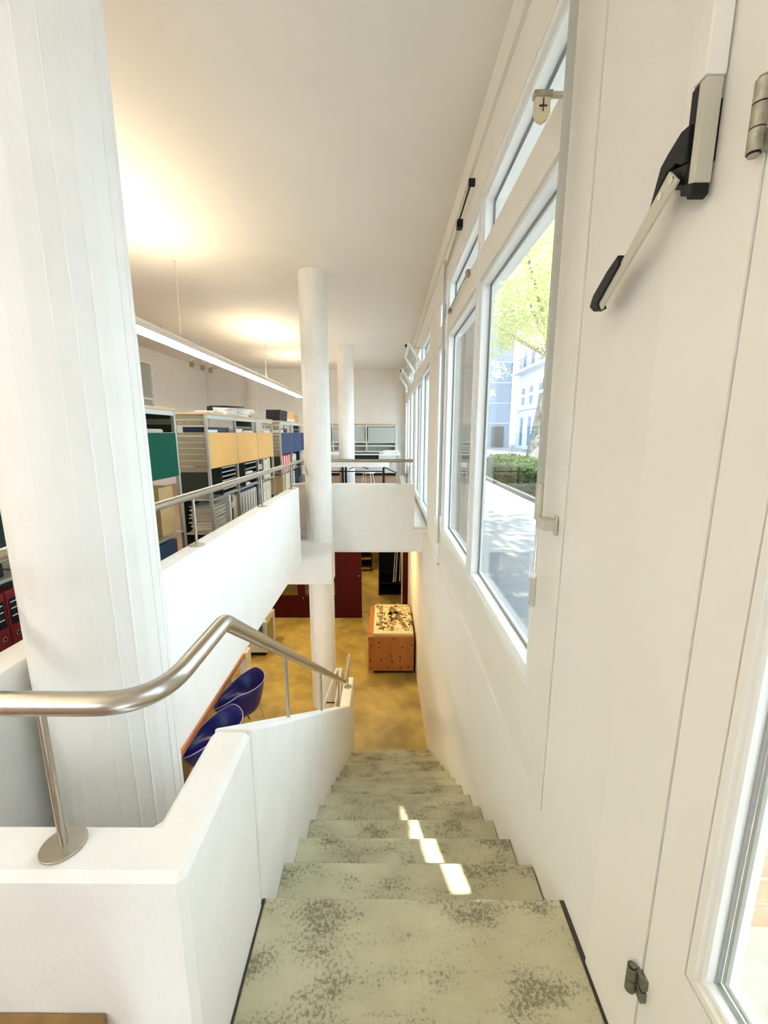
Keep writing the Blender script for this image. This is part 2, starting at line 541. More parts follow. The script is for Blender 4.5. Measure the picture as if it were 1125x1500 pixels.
def vent(w, y0, y1):
    """bottom-hung toplight tilted into the room"""
    rot = Matrix.Rotation(R(-32), 3, 'Y')
    piv = (0.640, 0, 2.80)
    def rr(m):
        m.v = [tuple(rot @ (Vector(q) - Vector(piv)) + Vector(piv)) for q in m.v]
        return m
    rr(ring(y0, y1, 2.80, 3.26, 0.04, 0.615, 0.660)).build('tilted_sash', M['frame'], w)
    rr(bx(0.636, 0.642, y0 + 0.03, y1 - 0.03, 2.83, 3.23)).build('pane', glass, w)
    rr(MB().box(0.60, 0.64, y0 + 0.3, y0 + 0.36, 3.25, 3.30)).build('catch', M['black'], w)
    MB().cyl((0.40, y0 + 0.05, 3.12), (0.63, y0 + 0.05, 3.10), 0.008, 6).build('stay_arm', M['greybar'], w)


mez_labels = ['floor length white window just beyond the cross parapet',
              'white window with a tilted open toplight, nearer of the two',
              'white window on the mezzanine between the two open toplights',
              'white window with a tilted open toplight, farther of the two',
              'last white window before the far wall of the mezzanine']
for i, (y0, y1) in enumerate(((6.23, 7.76), (7.79, 9.32), (9.35, 10.88), (10.91, 12.44), (12.47, 13.98))):
    w = bay(4 + i, y0, y1, 0.28, mez_labels[i], top=(i not in (1, 3)))
    if i in (1, 3):
        vent(w, y0 + 0.06, y1 - 0.06)

# --- exterior part of the wall: header and short overhang
o = bx(0.95, 1.70, -0.4, 14.5, 3.95, 4.15).build('trim_1', M['frame'])
tag(o, 'white eave soffit seen through the top panes', kind='structure')
bx(0.95, 1.0, -3.2, 14.5, 3.68, 3.95).build('fascia', M['frame'], o)

# --- far, left and back walls of the upper room
o = bx(-6.2, 0.62, 14.3, 14.5, 0.0, CE).build('wall_far', M['paint'])
tag(o, 'plain white end wall of the mezzanine', kind='structure')
bx(-4.55, -4.28, 14.12, 14.3, MZ, CE).build('pilaster', M['paint'], o)
o = MB().box(-6.2, -6.0, -3.2, 9.9, 0.0, CE).box(-6.2, -6.0, 11.05, 14.5, 0.0, CE).box(-6.2, -6.0, 9.9, 11.05, 0.0, 1.2) \
    .box(-6.2, -6.0, 9.9, 11.05, 3.35, CE).build('wall_left', M['paint'])
tag(o, 'cream white side wall behind the shelving', kind='structure')
wn = MB()
for a, b in ((9.9, 9.95), (11.0, 11.05)):
    wn.box(-6.06, -5.98, a, b, 1.2, 3.35)
for a, b in ((1.2, 1.25), (3.30, 3.35), (2.42, 2.47)):
    wn.box(-6.06, -5.98, 9.95, 11.0, a, b)
w9 = wn.build('window_9', M['frame'])
tag(w9, 'white framed interior window in the wall behind the shelving', kind='structure')
bx(-6.05, -6.04, 9.94, 11.01, 1.24, 3.31).build('pane', mat('grey_obscured_glass', (0.46, 0.47, 0.42), 0.25), w9)
# back wall whose unseen broad window is added to let in fill daylight
o = MB().box(-6.2, -5.2, -3.2, -3.0, 0, CE).box(-1.9, 0.62, -3.2, -3.0, 0, CE).box(-5.2, -1.9, -3.2, -3.0, 2.8, CE) \
    .box(-5.2, -1.9, -3.2, -3.0, 0, 1.2).build('wall_back', M['paint'])
tag(o, 'wall behind the landing', kind='structure')
w10 = MB()
for a in (-5.2, -3.58, -1.96):
    w10.box(a, a + 0.06, -3.14, -3.06, 1.2, 2.8)
w10.box(-5.2, -1.9, -3.14, -3.06, 1.2, 1.26).box(-5.2, -1.9, -3.14, -3.06, 2.74, 2.8)
w10 = w10.build('window_10', M['frame'])
tag(w10, 'broad added window behind the landing, out of view, for fill daylight', kind='structure')
bx(-5.17, -1.93, -3.103, -3.097, 1.23, 2.77).build('pane', glass, w10)

# --- landing, stair and the parapet along it
st = thing('staircase', 'worn concrete stair descending along the window wall', 'stairs', (0.09, 0.2, 0.0), kind='thing')
bx(-0.422, 0.606, -1.2, 1.172, -0.30, 0.0).build('landing', M['stair'], st, bevel=0.006)
TR, RI = 0.2753, 0.190
for k in range(1, 14):
    y0 = 1.172 + (k - 1) * TR
    z = -k * RI
    x1 = min(wx(y0) - 0.006, 0.615)
    bx(-0.43, x1, y0 - 0.03, y0 + TR, max(FL, z - 0.34), z).build('step', M['stair'], st, bevel=0.005)
# dark open joint beside the landing
o = bx(0.604, 0.624, -1.2, 1.172, -0.2, -0.004).build('trim_2', M['joint'])
tag(o, 'dark open joint between landing and window wall', kind='structure')
o = bx(-0.434, -0.42, -1.2, 1.172, -0.2, -0.004).build('trim_3', M['joint'])
tag(o, 'dark open joint between landing and stair parapet', kind='structure')

o = MB().prism([(-0.55, 1.165), (-0.55, 0.842), (-2.6, 0.842), (-2.6, 0.714), (-0.43, 0.714), (-0.43, 1.165)], -0.3, 0.675, 'Z') \
    .build('wall_landing', M['concrete_white'], bevel=0.016)
o.modifiers['bevel'].segments = 1
tag(o, 'low white parapet across the landing carrying the bent handrail', kind='structure')
sp = MB().prism([(1.165, 0.675), (4.40, -1.585), (5.0, -1.585), (5.0, FL), (1.165, FL)], -0.55, -0.43, 'X') \
    .build('wall_stair', M['concrete_white'], bevel=0.010)
tag(sp, 'white parapet sloping down beside the stair', kind='structure')
bx(-2.6, -0.43, 0.716, 0.84, FL, -0.3).build('wall_lower_back', M['paint']).__setitem__('kind', 'structure')
bpy.data.objects['wall_lower_back']['label'] = 'wall below the landing parapet'
o = MB().box(-2.6, -0.638, 0.690, 0.713, MZ, 0.297).build('baseboard_landing', M['brownboard'], bevel=0.003)
tag(o, 'brown wooden board at the foot of the landing parapet', kind='structure')

# --- mezzanine parapets
o = bx(PX - 0.12, PX, 0.842, 5.55, -0.19, 0.877).build('wall_mezzanine', M['concrete_white'], bevel=0.008)
tag(o, 'long white mezzanine parapet in front of the coloured shelves', kind='structure')
o = bx(-1.42, 0.425, 6.145, 6.27, -0.18, 0.850).build('wall_gallery', M['concrete_white'], bevel=0.008)
tag(o, 'white cross parapet of the mezzanine above the stair foot', kind='structure')
o = bx(-1.30, 0.618, 6.12, 6.40, -0.185, 0.14).build('trim_4', M['concrete_white'], bevel=0.006)
tag(o, 'white slab edge below the cross parapet', kind='structure')
o = bx(-3.4, -0.79, 5.74, 6.118, -0.575, 0.045).build('trim_5', M['concrete_white'], bevel=0.006)
tag(o, 'white downstand beam around the slender column', kind='structure')


# --- round board-marked concrete columns
def column(cx, cy, r, z0, z1, label, seg=26, seed=1):
    rnd = random.Random(seed)
    t = MB()
    ring_pts = []
    for i in range(seg):
        rr = r * (1 + rnd.uniform(-0.006, 0.006))
        a0 = 2 * PI * (i + rnd.uniform(-0.12, 0.12)) / seg
        a1 = 2 * PI * (i + 1) / seg
        da = (a1 - a0)
        ring_pts.append((a0 + 0.004, rr))
        ring_pts.append((a0 + da - 0.03, rr))
        if rnd.random() < 0.4:                        # squeezed-out seam between two boards
            ring_pts.append((a0 + da - 0.02, rr + 0.0022))
    pts = [(cx + q * math.cos(a), cy + q * math.sin(a)) for a, q in ring_pts]
    t.prism(pts, z0, z1, 'Z')
    o = t.build('concrete_column', M['concrete_white'])
    return tag(o, label, 'column', kind='thing')


column(-0.985, 1.325, 0.200, FL, CE, 'thick white board-marked concrete column beside the landing parapet', seed=3)
column(-0.978, 5.96, 0.186, FL, CE, 'white concrete column standing on the beam at the end of the mezzanine parapet', seed=5)
column(-1.0, 10.6, 0.195, MZ, CE, 'white column on the mezzanine behind the cross parapet', seed=8)

# --- door in the right wall (hinged at its far edge)
d = MB()
d.box(0.618, 0.672, 0.668, 0.7735, 0.02, 3.12).box(0.618, 0.672, 0.22, 0.30, 0.02, 3.12)
d.box(0.618, 0.672, 0.30, 0.668, 0.02, 0.498).box(0.618, 0.672, 0.30, 0.668, 3.0, 3.12)
door = d.build('door_1', M['joinery'])
tag(door, 'cream painted glazed door at the right edge, open view to brick', kind='structure')
ring(0.298, 0.670, 0.496, 3.002, 0.008, 0.634, 0.66).build('shadow_joint', M['joint'], door)
ring(0.302, 0.6655, 0.5015, 2.996, 0.018, 0.620, 0.660).build('inner_frame', M['joinery'], door)
ring(0.318, 0.648, 0.518, 2.98, 0.012, 0.634, 0.655).build('white_bead', M['frame'], door)
ring(0.330, 0.636, 0.530, 2.968, 0.004, 0.652, 0.660).build('gasket', M['gasket'], door)
ring(0.331, 0.636, 0.530, 2.968, 0.006, 0.666, 0.672).build('outer_frame', M['greybar'], door)
ring(0.337, 0.630, 0.536, 2.962, 0.008, 0.667, 0.684).build('outer_frame', M['frame'], door)
bx(0.660, 0.666, 0.331, 0.635, 0.531, 2.967).build('pane', glass, door)


def hinge(z0, z1, y, label, m, n=3):
    h = thing('barrel_hinge', label, 'hinge', (0.60, y, z0), 'hinges of the glazed door')
    L_ = (z1 - z0) / n
    for i in range(n):
        MB().cyl((0.597, y, z0 + i * L_ + 0.0012), (0.597, y, z0 + (i + 1) * L_ - 0.0012), 0.0115, 20).build('knuckle', m, h, smooth=True)
    MB().cyl((0.597, y, z0 - 0.001), (0.597, y, z1 + 0.001), 0.0095, 14).build('pin', M['black'], h)
    MB().cyl((0.597, y, z0 - 0.004), (0.597, y, z0), 0.008, 12).build('pin_cap', m, h)
    MB().cyl((0.597, y, z1), (0.597, y, z1 + 0.004), 0.008, 12).build('pin_cap', m, h)
    bx(0.604, 0.6185, y - 0.030, y + 0.002, z0 + L_ * 0.1, z0 + L_ * 0.9).build('leaf', m, h, bevel=0.002)
    bx(0.604, 0.6185, y - 0.030, y + 0.002, z0 + L_ * (n - 1) + L_ * 0.1, z0 + L_ * n - L_ * 0.1).build('leaf', m, h, bevel=0.002)
    return h


hinge(2.045, 2.150, 0.775, 'upper pale metal barrel hinge of the glazed door', M['galv'])
hinge(0.262, 0.335, 0.782, 'lower dark worn barrel hinge of the glazed door', M['hinge_dark'], 2)

# ------------------------------------------------------------------ lower room
o = bx(-6.2, -6.0, 0.6, 16.4, FL, -0.2).build('wall_lower_left', M['paint'])
tag(o, 'side wall of the lower room', kind='structure')
o = bx(-6.2, 1.0, 16.2, 16.4, FL, 0.0).build('wall_lower_far', M['paint'])
tag(o, 'end wall of the room behind the red partition', kind='structure')
o = bx(-6.0, 1.0, 14.4, 16.4, -0.2, 0.0).build('ceiling_lower', M['paint'])
tag(o, 'ceiling of the room behind the red partition', kind='structure')

pt = thing('glazed_partition', 'dark red framed partition with glass above a solid panel', 'partition', (-2.5, 9.12, FL))
bx(-6.0, -1.185, 9.08, 9.15, FL, -2.125).build('lower_panel', M['oxblood'], pt)
for xa in (-5.2, -3.4, -2.05):
    bx(xa, xa + 0.165, 9.07, 9.16, -2.125, -0.2).build('post', M['oxblood'], pt)
bx(-6.0, -1.185, 9.09, 9.15, -0.32, -0.2).build('top_rail', M['oxblood'], pt)
bx(-6.0, -1.185, 9.112, 9.118, -2.125, -0.32).build('pane', glass, pt)
bx(-1.185, -1.10, 9.07, 9.16, FL, -0.2).build('post', M['oxblood'], pt)
bx(0.385, 0.52, 9.07, 9.18, FL, -0.2).build('post', M['oxblood'], pt)
bx(0.355, 0.372, 9.10, 9.18, FL, -0.2).build('light_strip', M['cream'], pt)
MB().cyl((-1.92, 9.05, -2.16), (-1.92, 9.09, -2.16), 0.012, 10).build('knob', M['chrome'], pt)

dl = bx(-1.095, -0.565, 9.06, 9.11, FL + 0.012, -0.22).build('door_leaf', M['oxblood'], bevel=0.004)
tag(dl, 'solid dark red door leaf of the glazed partition', 'door')
MB().cyl((-0.62, 9.00, -1.60), (-0.62, 9.06, -1.60), 0.012, 8).build('handle', M['chrome'], dl)

ar = MB().tube([(-3.1, 10.2, -1.3), (-2.45, 10.2, -2.0), (-1.75, 10.2, -1.3)], 0.028, 8).build('curved_bar', M['darkcase'])
tag(ar, 'dark curved bar behind the glass of the red partition', 'bar')
tb = thing('work_table', 'pale table behind the glass of the red partition', 'table', (-2.4, 11.0, FL))
bx(-3.4, -1.4, 10.5, 11.6, -1.95, -1.91).build('tabletop', M['cream'], tb)
for xx in (-3.3, -1.5):
    for yy in (10.6, 11.5):
        bx(xx - 0.03, xx + 0.03, yy - 0.03, yy + 0.03, FL, -1.95).build('leg', M['darkcase'], tb)

# dark plan cabinets behind the doorway
cs = thing('dark_cabinet', 'black brown open cabinet with rolled plans inside the doorway', 'cabinet', (0.15, 10.9, FL))
bx(-0.20, -0.17, 10.46, 11.3, FL, -0.6).build('side_panel', M['darkcase'], cs)
bx(0.44, 0.47, 10.46, 11.3, FL, -0.6).build('side_panel', M['darkcase'], cs)
bx(-0.17, 0.44, 11.26, 11.3, FL, -0.6).build('back_panel', M['darkcase'], cs)
for z in (FL, -2.35, -0.63):
    bx(-0.17, 0.44, 10.47, 11.26, z, z + 0.03).build('shelf', M['darkcase'], cs)
for i, (xa, xb) in enumerate(((0.19, 0.30), (0.25, 0.35), (0.36, 0.42))):
    p = MB().cyl((xa, 10.50 + i * 0.02, -2.30), (xb, 10.9, -0.75), 0.016, 8).build('rolled_plan', M['paper2'] if i < 2 else M['cabinet'], smooth=True)
    tag(p, ['rolled plan leaning leftmost in the dark cabinet', 'rolled plan leaning in the middle of the dark cabinet',
            'pale grey rolled plan leaning rightmost in the dark cabinet'][i], 'roll', 'rolled plans in the dark cabinet')
ds = thing('bookcase', 'dark bookcase at the end of the room behind the doorway', 'bookcase', (-0.75, 12.7, FL))
for xa in (-1.1, -0.48):
    bx(xa, xa + 0.03, 12.4, 12.8, FL, -0.9).build('side_panel', M['darkcase'], ds)
for z in (-2.60, -2.28, -1.96, -1.62, -1.28, -0.93):
    bx(-1.07, -0.48, 12.4, 12.8, z, z + 0.035).build('shelf', M['brownboard'], ds)
bx(-1.07, -0.48, 12.78, 12.8, FL, -0.9).build('back_panel', M['darkcase'], ds)

# wooden model box with the site model
bxo = thing('wooden_chest', 'orange brown knotty wooden chest below the site model', 'chest', (0.1, 7.4, FL))
bx(-0.315, 0.492, 6.762, 8.10, FL + 0.07, -1.95).build('body', M['knotty'], bxo, bevel=0.004)
bx(-0.318, 0.495, 6.758, 8.104, -1.95, -1.93).build('top', M['knotty'], bxo, bevel=0.002)
bx(-0.22, 0.49, 6.82, 8.05, FL, FL + 0.07).build('plinth', M['darkcase'], bxo)
sm = thing('site_model', 'cream architectural site model with dark streets on the wooden chest', 'model', (0.14, 7.4, -1.93))
bx(-0.225, 0.480, 6.80, 8.06, -1.93, -1.885).build('base_board', M['modelwhite'], sm, bevel=0.002)
rnd = random.Random(4)
dark = MB()
for (xa, ya, xb, yb, w) in ((-0.10, 6.95, -0.10, 8.0, 0.07), (0.10, 6.90, 0.08, 7.9, 0.06), (0.38, 6.92, 0.12, 7.95, 0.085), (0.06, 7.6, 0.28, 7.66, 0.14),
                            (0.05, 7.3, 0.2, 7.42, 0.12), (-0.02, 7.3, -0.02, 7.45, 0.06)):
    dvec = Vector((xb - xa, yb - ya, 0)).normalized()
    nn = Vector((-dvec.y, dvec.x, 0)) * w / 2
    a, b2 = Vector((xa, ya, -1.885)), Vector((xb, yb, -1.885))
    pts = [a - nn, a + nn, b2 + nn, b2 - nn]
    dark.add([p for p in pts] + [p + Vector((0, 0, 0.006)) for p in pts],
             [(0, 1, 2, 3), (4, 5, 6, 7), (0, 1, 5, 4), (1, 2, 6, 5), (2, 3, 7, 6), (3, 0, 4, 7)])
dark.build('street_relief', M['modeldark'], sm)
for i in range(130):
    xx, yy = rnd.uniform(-0.20, 0.45), rnd.uniform(6.88, 8.0)
    w, l, h = rnd.uniform(0.012, 0.03), rnd.uniform(0.02, 0.09), rnd.uniform(0.012, 0.04)
    if rnd.random() < 0.4:
        w, l = l, w
    MB().box(xx, xx + w, yy, yy + l, -1.885, -1.885 + h, Matrix.Rotation(rnd.choice((0, 0.25, -0.2)), 3, 'Z')) \
        .build('model_house', M['modelwhite'] if rnd.random() < 0.76 else M['modeldark'], sm)

# long work table with brown edge and two tub chairs
lt = thing('long_table', 'long table with brown edge below the mezzanine parapet', 'table', (-2.8, 4.0, FL))
bx(-3.3, -2.285, 1.2, 6.15, -1.975, -1.90).build('tabletop', M['tableedge'], lt, bevel=0.004)
for yy in (1.5, 3.7, 5.9):
    for xx in (-3.2, -2.45):
        bx(xx - 0.03, xx + 0.03, yy - 0.03, yy + 0.03, FL, -1.975).build('leg', M['shelfmetal'], lt)


def tub_chair(cx, cy, label):
    t = thing('tub_chair', label, 'chair', (cx, cy, FL), 'blue tub chairs')
    NA, NT = 40, 14
    m = MB()
    vs = []
    for j in range(NT + 1):
        s = j / NT
        for i in range(NA):
            a = 2 * PI * i / NA
            back = (1 + math.cos(a)) / 2              # 1 at the back (+x), 0 at the front
            rim_z = 0.46 + 0.38 * min(1, back * 1.45) ** 0.8
            bot_z = 0.40
            if s < 0.45:
                r = 0.24 * (s / 0.45) ** 0.8
                z = bot_z + 0.012 * (s / 0.45) ** 2
            else:
                q = (s - 0.45) / 0.55
                r = 0.24 + 0.09 * q ** 0.7 + 0.02 * q
                z = bot_z + 0.012 + (rim_z - bot_z - 0.012) * q ** 1.25
            r *= 1 + 0.006 * math.sin(s * 60)
            vs.append((cx + r * math.cos(a) * 1.02, cy + r * math.sin(a) * 1.06, FL + z))
    fs = []
    for j in range(NT):
        for i in range(NA):
            a, b = j * NA + i, j * NA + (i + 1) % NA
            if j == 0:
                fs.append((a, b + NA, a + NA))
            else:
                fs.append((a, b, b + NA, a + NA))
    m.add(vs, fs)
    sh = m.build('shell', M['bluechair'], t, smooth=True)
    sol = sh.modifiers.new('thickness', 'SOLIDIFY')
    sol.thickness = 0.008
    rimp = [Vector(vs[NT * NA + i]) for i in range(NA)] + [Vector(vs[NT * NA])]
    MB().tube(rimp, 0.0045, 6, cap=False).build('rim', M['whitetrim'], t, smooth=True)
    for j in (6, 8, 10, 12):                           # raised ribs inside the back
        rb = [Vector(vs[j * NA + i % NA]) * 1.0 for i in range(-9, 10)]
        cc = Vector((cx, cy, 0))
        rb = [Vector((p.x + (cc.x - p.x) * 0.03, p.y + (cc.y - p.y) * 0.03, p.z)) for p in rb]
        MB().tube(rb, 0.006, 6).build('rib', M['bluechair'], t, smooth=True)
    for sx in (-1, 1):
        for sy in (-1, 1):
            MB().tube([(cx + sx * 0.13, cy + sy * 0.13, FL + 0.40), (cx + sx * 0.20, cy + sy * 0.20, FL + 0.37),
                       (cx + sx * 0.255, cy + sy * 0.255, FL + 0.0)], 0.010, 8).build('leg', M['chrome'], t, smooth=True)
    return t


tub_chair(-2.08, 5.28, 'blue plastic tub chair at the long table, farther one')
tub_chair(-2.10, 4.42, 'blue plastic tub chair at the long table, half hidden by the stair parapet')

cp = thing('photocopier', 'grey machine with navy panel and tilted control box by the partition', 'machine', (-2.5, 7.6, FL))
bx(-3.0, -2.28, 7.35, 7.95, FL + 0.08, -1.93).build('body', M['cabinet'], cp, bevel=0.02)
bx(-3.0, -2.36, 7.20, 7.345, FL + 0.45, -1.82).build('navy_panel', M['bluebox'], cp, bevel=0.01)
MB().box(-2.50, -2.26, 7.42, 7.72, -1.86, -1.72, Matrix.Rotation(R(28), 3, 'Y')).build('control_box', M['cabinet'], cp, bevel=0.008)
MB().box(-2.34, -2.25, 7.48, 7.60, -1.79, -1.76, Matrix.Rotation(R(28), 3, 'Y')).build('display', M['darkcase'], cp)
bx(-2.94, -2.34, 7.40, 7.90, FL, FL + 0.08).build('plinth', M['darkcase'], cp)
bx(-2.285, -2.262, 7.36, 7.72, FL + 0.1, -2.0).build('side_cover', M['slat'], cp, bevel=0.01)
bn = bx(-2.62, -2.47, 6.75, 6.95, FL, FL + 0.42).build('waste_bin', M['whitecard'], bevel=0.01)
tag(bn, 'small pale bin in front of the grey machine', 'bin')

es = thing('folding_easel', 'white folding easel leaning behind the stair parapet foot', 'easel', (-0.8, 5.6, FL))
for (xa, xb) in ((-1.02, -0.72), (-0.80, -0.655)):
    MB().box(-0.016, 0.016, -0.012, 0.012, 0, 0.90).v
    MB().tube([(xa, 5.45, FL), (xb, 5.55, FL + 0.86)], 0.020, 4).build('leg', M['frame'], es)
MB().tube([(-0.69, 5.75, FL), (-0.69, 5.56, FL + 0.86)], 0.016, 4).build('leg', M['frame'], es)
MB().tube([(-0.90, 5.49, FL + 0.34), (-0.74, 5.49, FL + 0.34)], 0.012, 4).build('crossbar', M['darkcase'], es)

# ------------------------------------------------------------------ handrails
def fillet(points, radii, n=8):
    pts = [Vector(p) for p in points]
    out = [pts[0]]
    for i in range(1, len(pts) - 1):
        r = radii[i - 1]
        a = (pts[i - 1] - pts[i]).normalized()
        b = (pts[i + 1] - pts[i]).normalized()
        if r <= 0:
            out.append(pts[i]); continue
        p0, p2 = pts[i] + a * r, pts[i] + b * r
        for k in range(n + 1):
            t = k / n
            out.append(p0 * (1 - t) ** 2 + pts[i] * 2 * t * (1 - t) + p2 * t * t)
    out.append(pts[-1])
    return out


def rail_post(parent, x, y, z0, z1, r=0.0085, plate=0.046, bolts=True):
    p = MB().cyl((x, y, z0), (x, y, z1), r, 14).build('post', M['steel'], parent, smooth=True)
    if plate:
        b = MB().cyl((x, y, z0), (x, y, z0 + 0.006), plate, 28).build('base_plate', M['steel'], parent, smooth=True, bevel=0.001)
        if bolts:
            for s in (-1, 1):
                MB().cyl((x + s * 0.022, y - s * 0.022, z0 + 0.006), (x + s * 0.022, y - s * 0.022, z0 + 0.0085), 0.0065, 10) \
                    .build('screw', M['galv'], b, smooth=True)
    return p


hr = thing('stair_handrail', 'brushed steel handrail bending from the landing down the stair', 'handrail', (-0.49, 0.78, 0.675))
path = fillet([(-2.4, 0.778, 1.040), (-0.488, 0.778, 1.040), (-0.488, 1.165, 1.040), (-0.488, 4.42, -1.285), (-0.488, 5.02, -1.285)],
              [0.13, 0.03, 0.03], 10)
MB().tube(path, 0.0245, 20).build('rail', M['steel'], hr, smooth=True)
rail_post(hr, -0.735, 0.783, 0.675, 1.02)
for y in (1.84, 2.80, 3.85):
    zt = 0.675 - 0.6986 * (y - 1.165)
    rz = 1.040 - 0.7143 * (y - 1.165)
    rail_post(hr, -0.488, y, zt - 0.01, rz - 0.02, plate=0)
rail_post(hr, -0.488, 4.78, -1.585, -1.30, plate=0.05, bolts=False)

mr = thing('mezzanine_handrail', 'brushed steel handrail on the mezzanine parapets', 'handrail', (PX - 0.06, 3.0, 0.877))
path = fillet([(PX - 0.06, 0.55, 1.215), (PX - 0.06, 6.205, 1.195), (0.40, 6.205, 1.190)], [0.10], 8)
MB().tube(path, 0.024, 16).build('rail', M['steel'], mr, smooth=True)
for y in (2.62, 4.08, 5.40):
    rail_post(mr, PX - 0.06, y, 0.877, 1.20, r=0.009, plate=0.05, bolts=False)
for x in (0.19,):
    rail_post(mr, x, 6.205, 0.850, 1.18, r=0.014, plate=0.05, bolts=False)

# ------------------------------------------------------------------ window opening gear
def P2(pts, x0, x1):
    return MB().prism(pts, x0, x1, 'X')


ol = thing('window_opener_lever', 'white and black hand lever of the fanlight opener on the wall', 'lever', (0.60, 0.9, 2.05))
bx(0.572, 0.610, 0.880, 0.915, 2.232, 3.35).build('rod_cover', M['joinery'], ol, bevel=0.003)
bx(0.574, 0.606, 0.880, 0.897, 2.060, 2.230).build('guide_rail', M['silver'], ol, bevel=0.002)
P2([(0.897, 2.06), (0.918, 2.07), (0.920, 2.23), (0.897, 2.235)], 0.577, 0.604).build('black_side', M['black'], ol)
P2([(0.905, 2.170), (0.930, 2.172), (0.966, 2.155), (0.986, 2.142), (1.012, 2.074), (1.004, 2.080), (0.962, 2.120), (0.935, 2.122), (0.920, 2.110), (0.907, 2.108)],
   0.570, 0.600).build('pivot_arm', M['black'], ol, bevel=0.002)
P2([(0.905, 2.106), (0.965, 2.122), (0.955, 2.085), (0.912, 2.075)], 0.576, 0.598).build('pivot_arm', M['black'], ol)
P2([(0.880, 2.060), (0.918, 2.074), (0.914, 2.052), (0.898, 2.050), (0.893, 2.036), (0.880, 2.040)], 0.572, 0.605).build('end_stop', M['black'], ol, bevel=0.003)
P2([(0.942, 2.112), (0.911, 2.080), (1.172, 1.918), (1.190, 1.935)], 0.563, 0.5695).build('lever_bar', M['silver'], ol, bevel=0.002)
P2([(1.102, 2.022), (1.092, 1.998), (1.185, 1.936), (1.177, 1.921), (1.205, 1.921), (1.231, 1.940), (1.215, 1.965), (1.150, 2.003)], 0.558, 0.582) \
    .build('grip', M['black'], ol, bevel=0.003)
for (y, z) in ((0.931, 2.089), (0.962, 2.077)):
    MB().cyl((0.563, y, z), (0.5605, y, z), 0.0075, 16).build('rivet', M['chrome'], ol, smooth=True)
bx(0.600, 0.624, 0.888, 0.905, 2.10, 2.20).build('wall_bracket', M['black'], ol)


def crank_rod(x, y, zt, zb, label, housing_len=0.115):
    t = thing('opener_crank_rod', label, 'crank', (x, y, zb), 'crank rods of the toplights')
    MB().box(x - 0.011, x + 0.011, y - 0.011, y + 0.011, zb + 0.48, zt).build('rod_cover', M['greybar'], t, bevel=0.002)
    MB().cyl((x, y, zb + 0.345), (x, y, zb + 0.48), 0.0145, 16).build('housing', M['silver'], t, smooth=True)
    MB().cyl((x, y, zb + 0.115), (x, y, zb + 0.35), 0.006, 10).build('crank_shaft', M['chrome'], t, smooth=True)
    MB().cyl((x, y, zb), (x, y, zb + 0.115), 0.0125, 14).build('handle', M['silver'], t, smooth=True)
    MB().cyl((x, y, zb + 0.110), (x, y, zb + 0.140), 0.0095, 12).build('collar', M['frame'], t, smooth=True)
    return t


c1 = crank_rod(0.572, 1.535, 3.40, 0.935, 'grey crank rod with white handle standing beside the nearest tall window')
bx(0.564, 0.616, 1.458, 1.528, 1.252, 1.292).build('holder', M['silver'], c1, bevel=0.006)
bx(0.607, 0.615, 1.452, 1.474, 1.235, 1.308).build('holder_plate', M['silver'], c1, bevel=0.003)
crank_rod(0.592, 4.58, 3.30, 0.02, 'grey crank rod between the brick-view window and the narrow window')

br = thing('toplight_stay', 'pale metal stay with rounded cover on the top pane of the nearest tall window', 'stay', (0.57, 1.70, 2.70))
bx(0.566, 0.626, 1.694, 1.712, 2.756, 2.768).build('arm', M['silver'], br)
MB().prism([(0.518, 2.765), (0.574, 2.765), (0.574, 2.705), (0.566, 2.685), (0.548, 2.675), (0.530, 2.682), (0.520, 2.70)], 1.695, 1.713, 'Y').build('cover', M['cream'], br, bevel=0.002)
bx(0.514, 0.578, 1.690, 1.716, 2.752, 2.770).build('clip', M['galv'], br)
bx(0.546, 0.550, 1.6925, 1.695, 2.708, 2.748).build('cross_mark', M['joint'], br)
bx(0.534, 0.562, 1.6925, 1.695, 2.722, 2.727).build('cross_mark', M['joint'], br)

sc = thing('toplight_scissor', 'dark scissor opener above the toplight of the brick-view window', 'opener', (0.60, 3.5, 3.25))
bx(0.575, 0.622, 3.28, 3.30, 3.30, 3.345).build('bracket', M['black'], sc)
MB().tube([(0.592, 3.30, 3.32), (0.585, 3.75, 3.28)], 0.007, 6).build('arm', M['black'], sc)
bx(0.575, 0.622, 3.74, 3.80, 3.24, 3.30).build('pivot', M['black'], sc)
MB().tube([(0.596, 3.80, 3.27), (0.600, 4.55, 3.24)], 0.010, 6).build('rod', M['greybar'], sc)
lk = thing('toplight_latch', 'grey latch rod on the transom of the brick-view window', 'latch', (0.60, 3.8, 2.78))
bx(0.595, 0.626, 3.36, 3.43, 2.755, 2.795).build('latch_block', M['galv'], lk, bevel=0.004)
bx(0.595, 0.626, 4.27, 4.33, 2.735, 2.775).build('latch_block', M['galv'], lk, bevel=0.004)
MB().tube([(0.605, 3.43, 2.775), (0.605, 4.28, 2.758)], 0.005, 6).build('rod', M['hinge_dark'], lk)

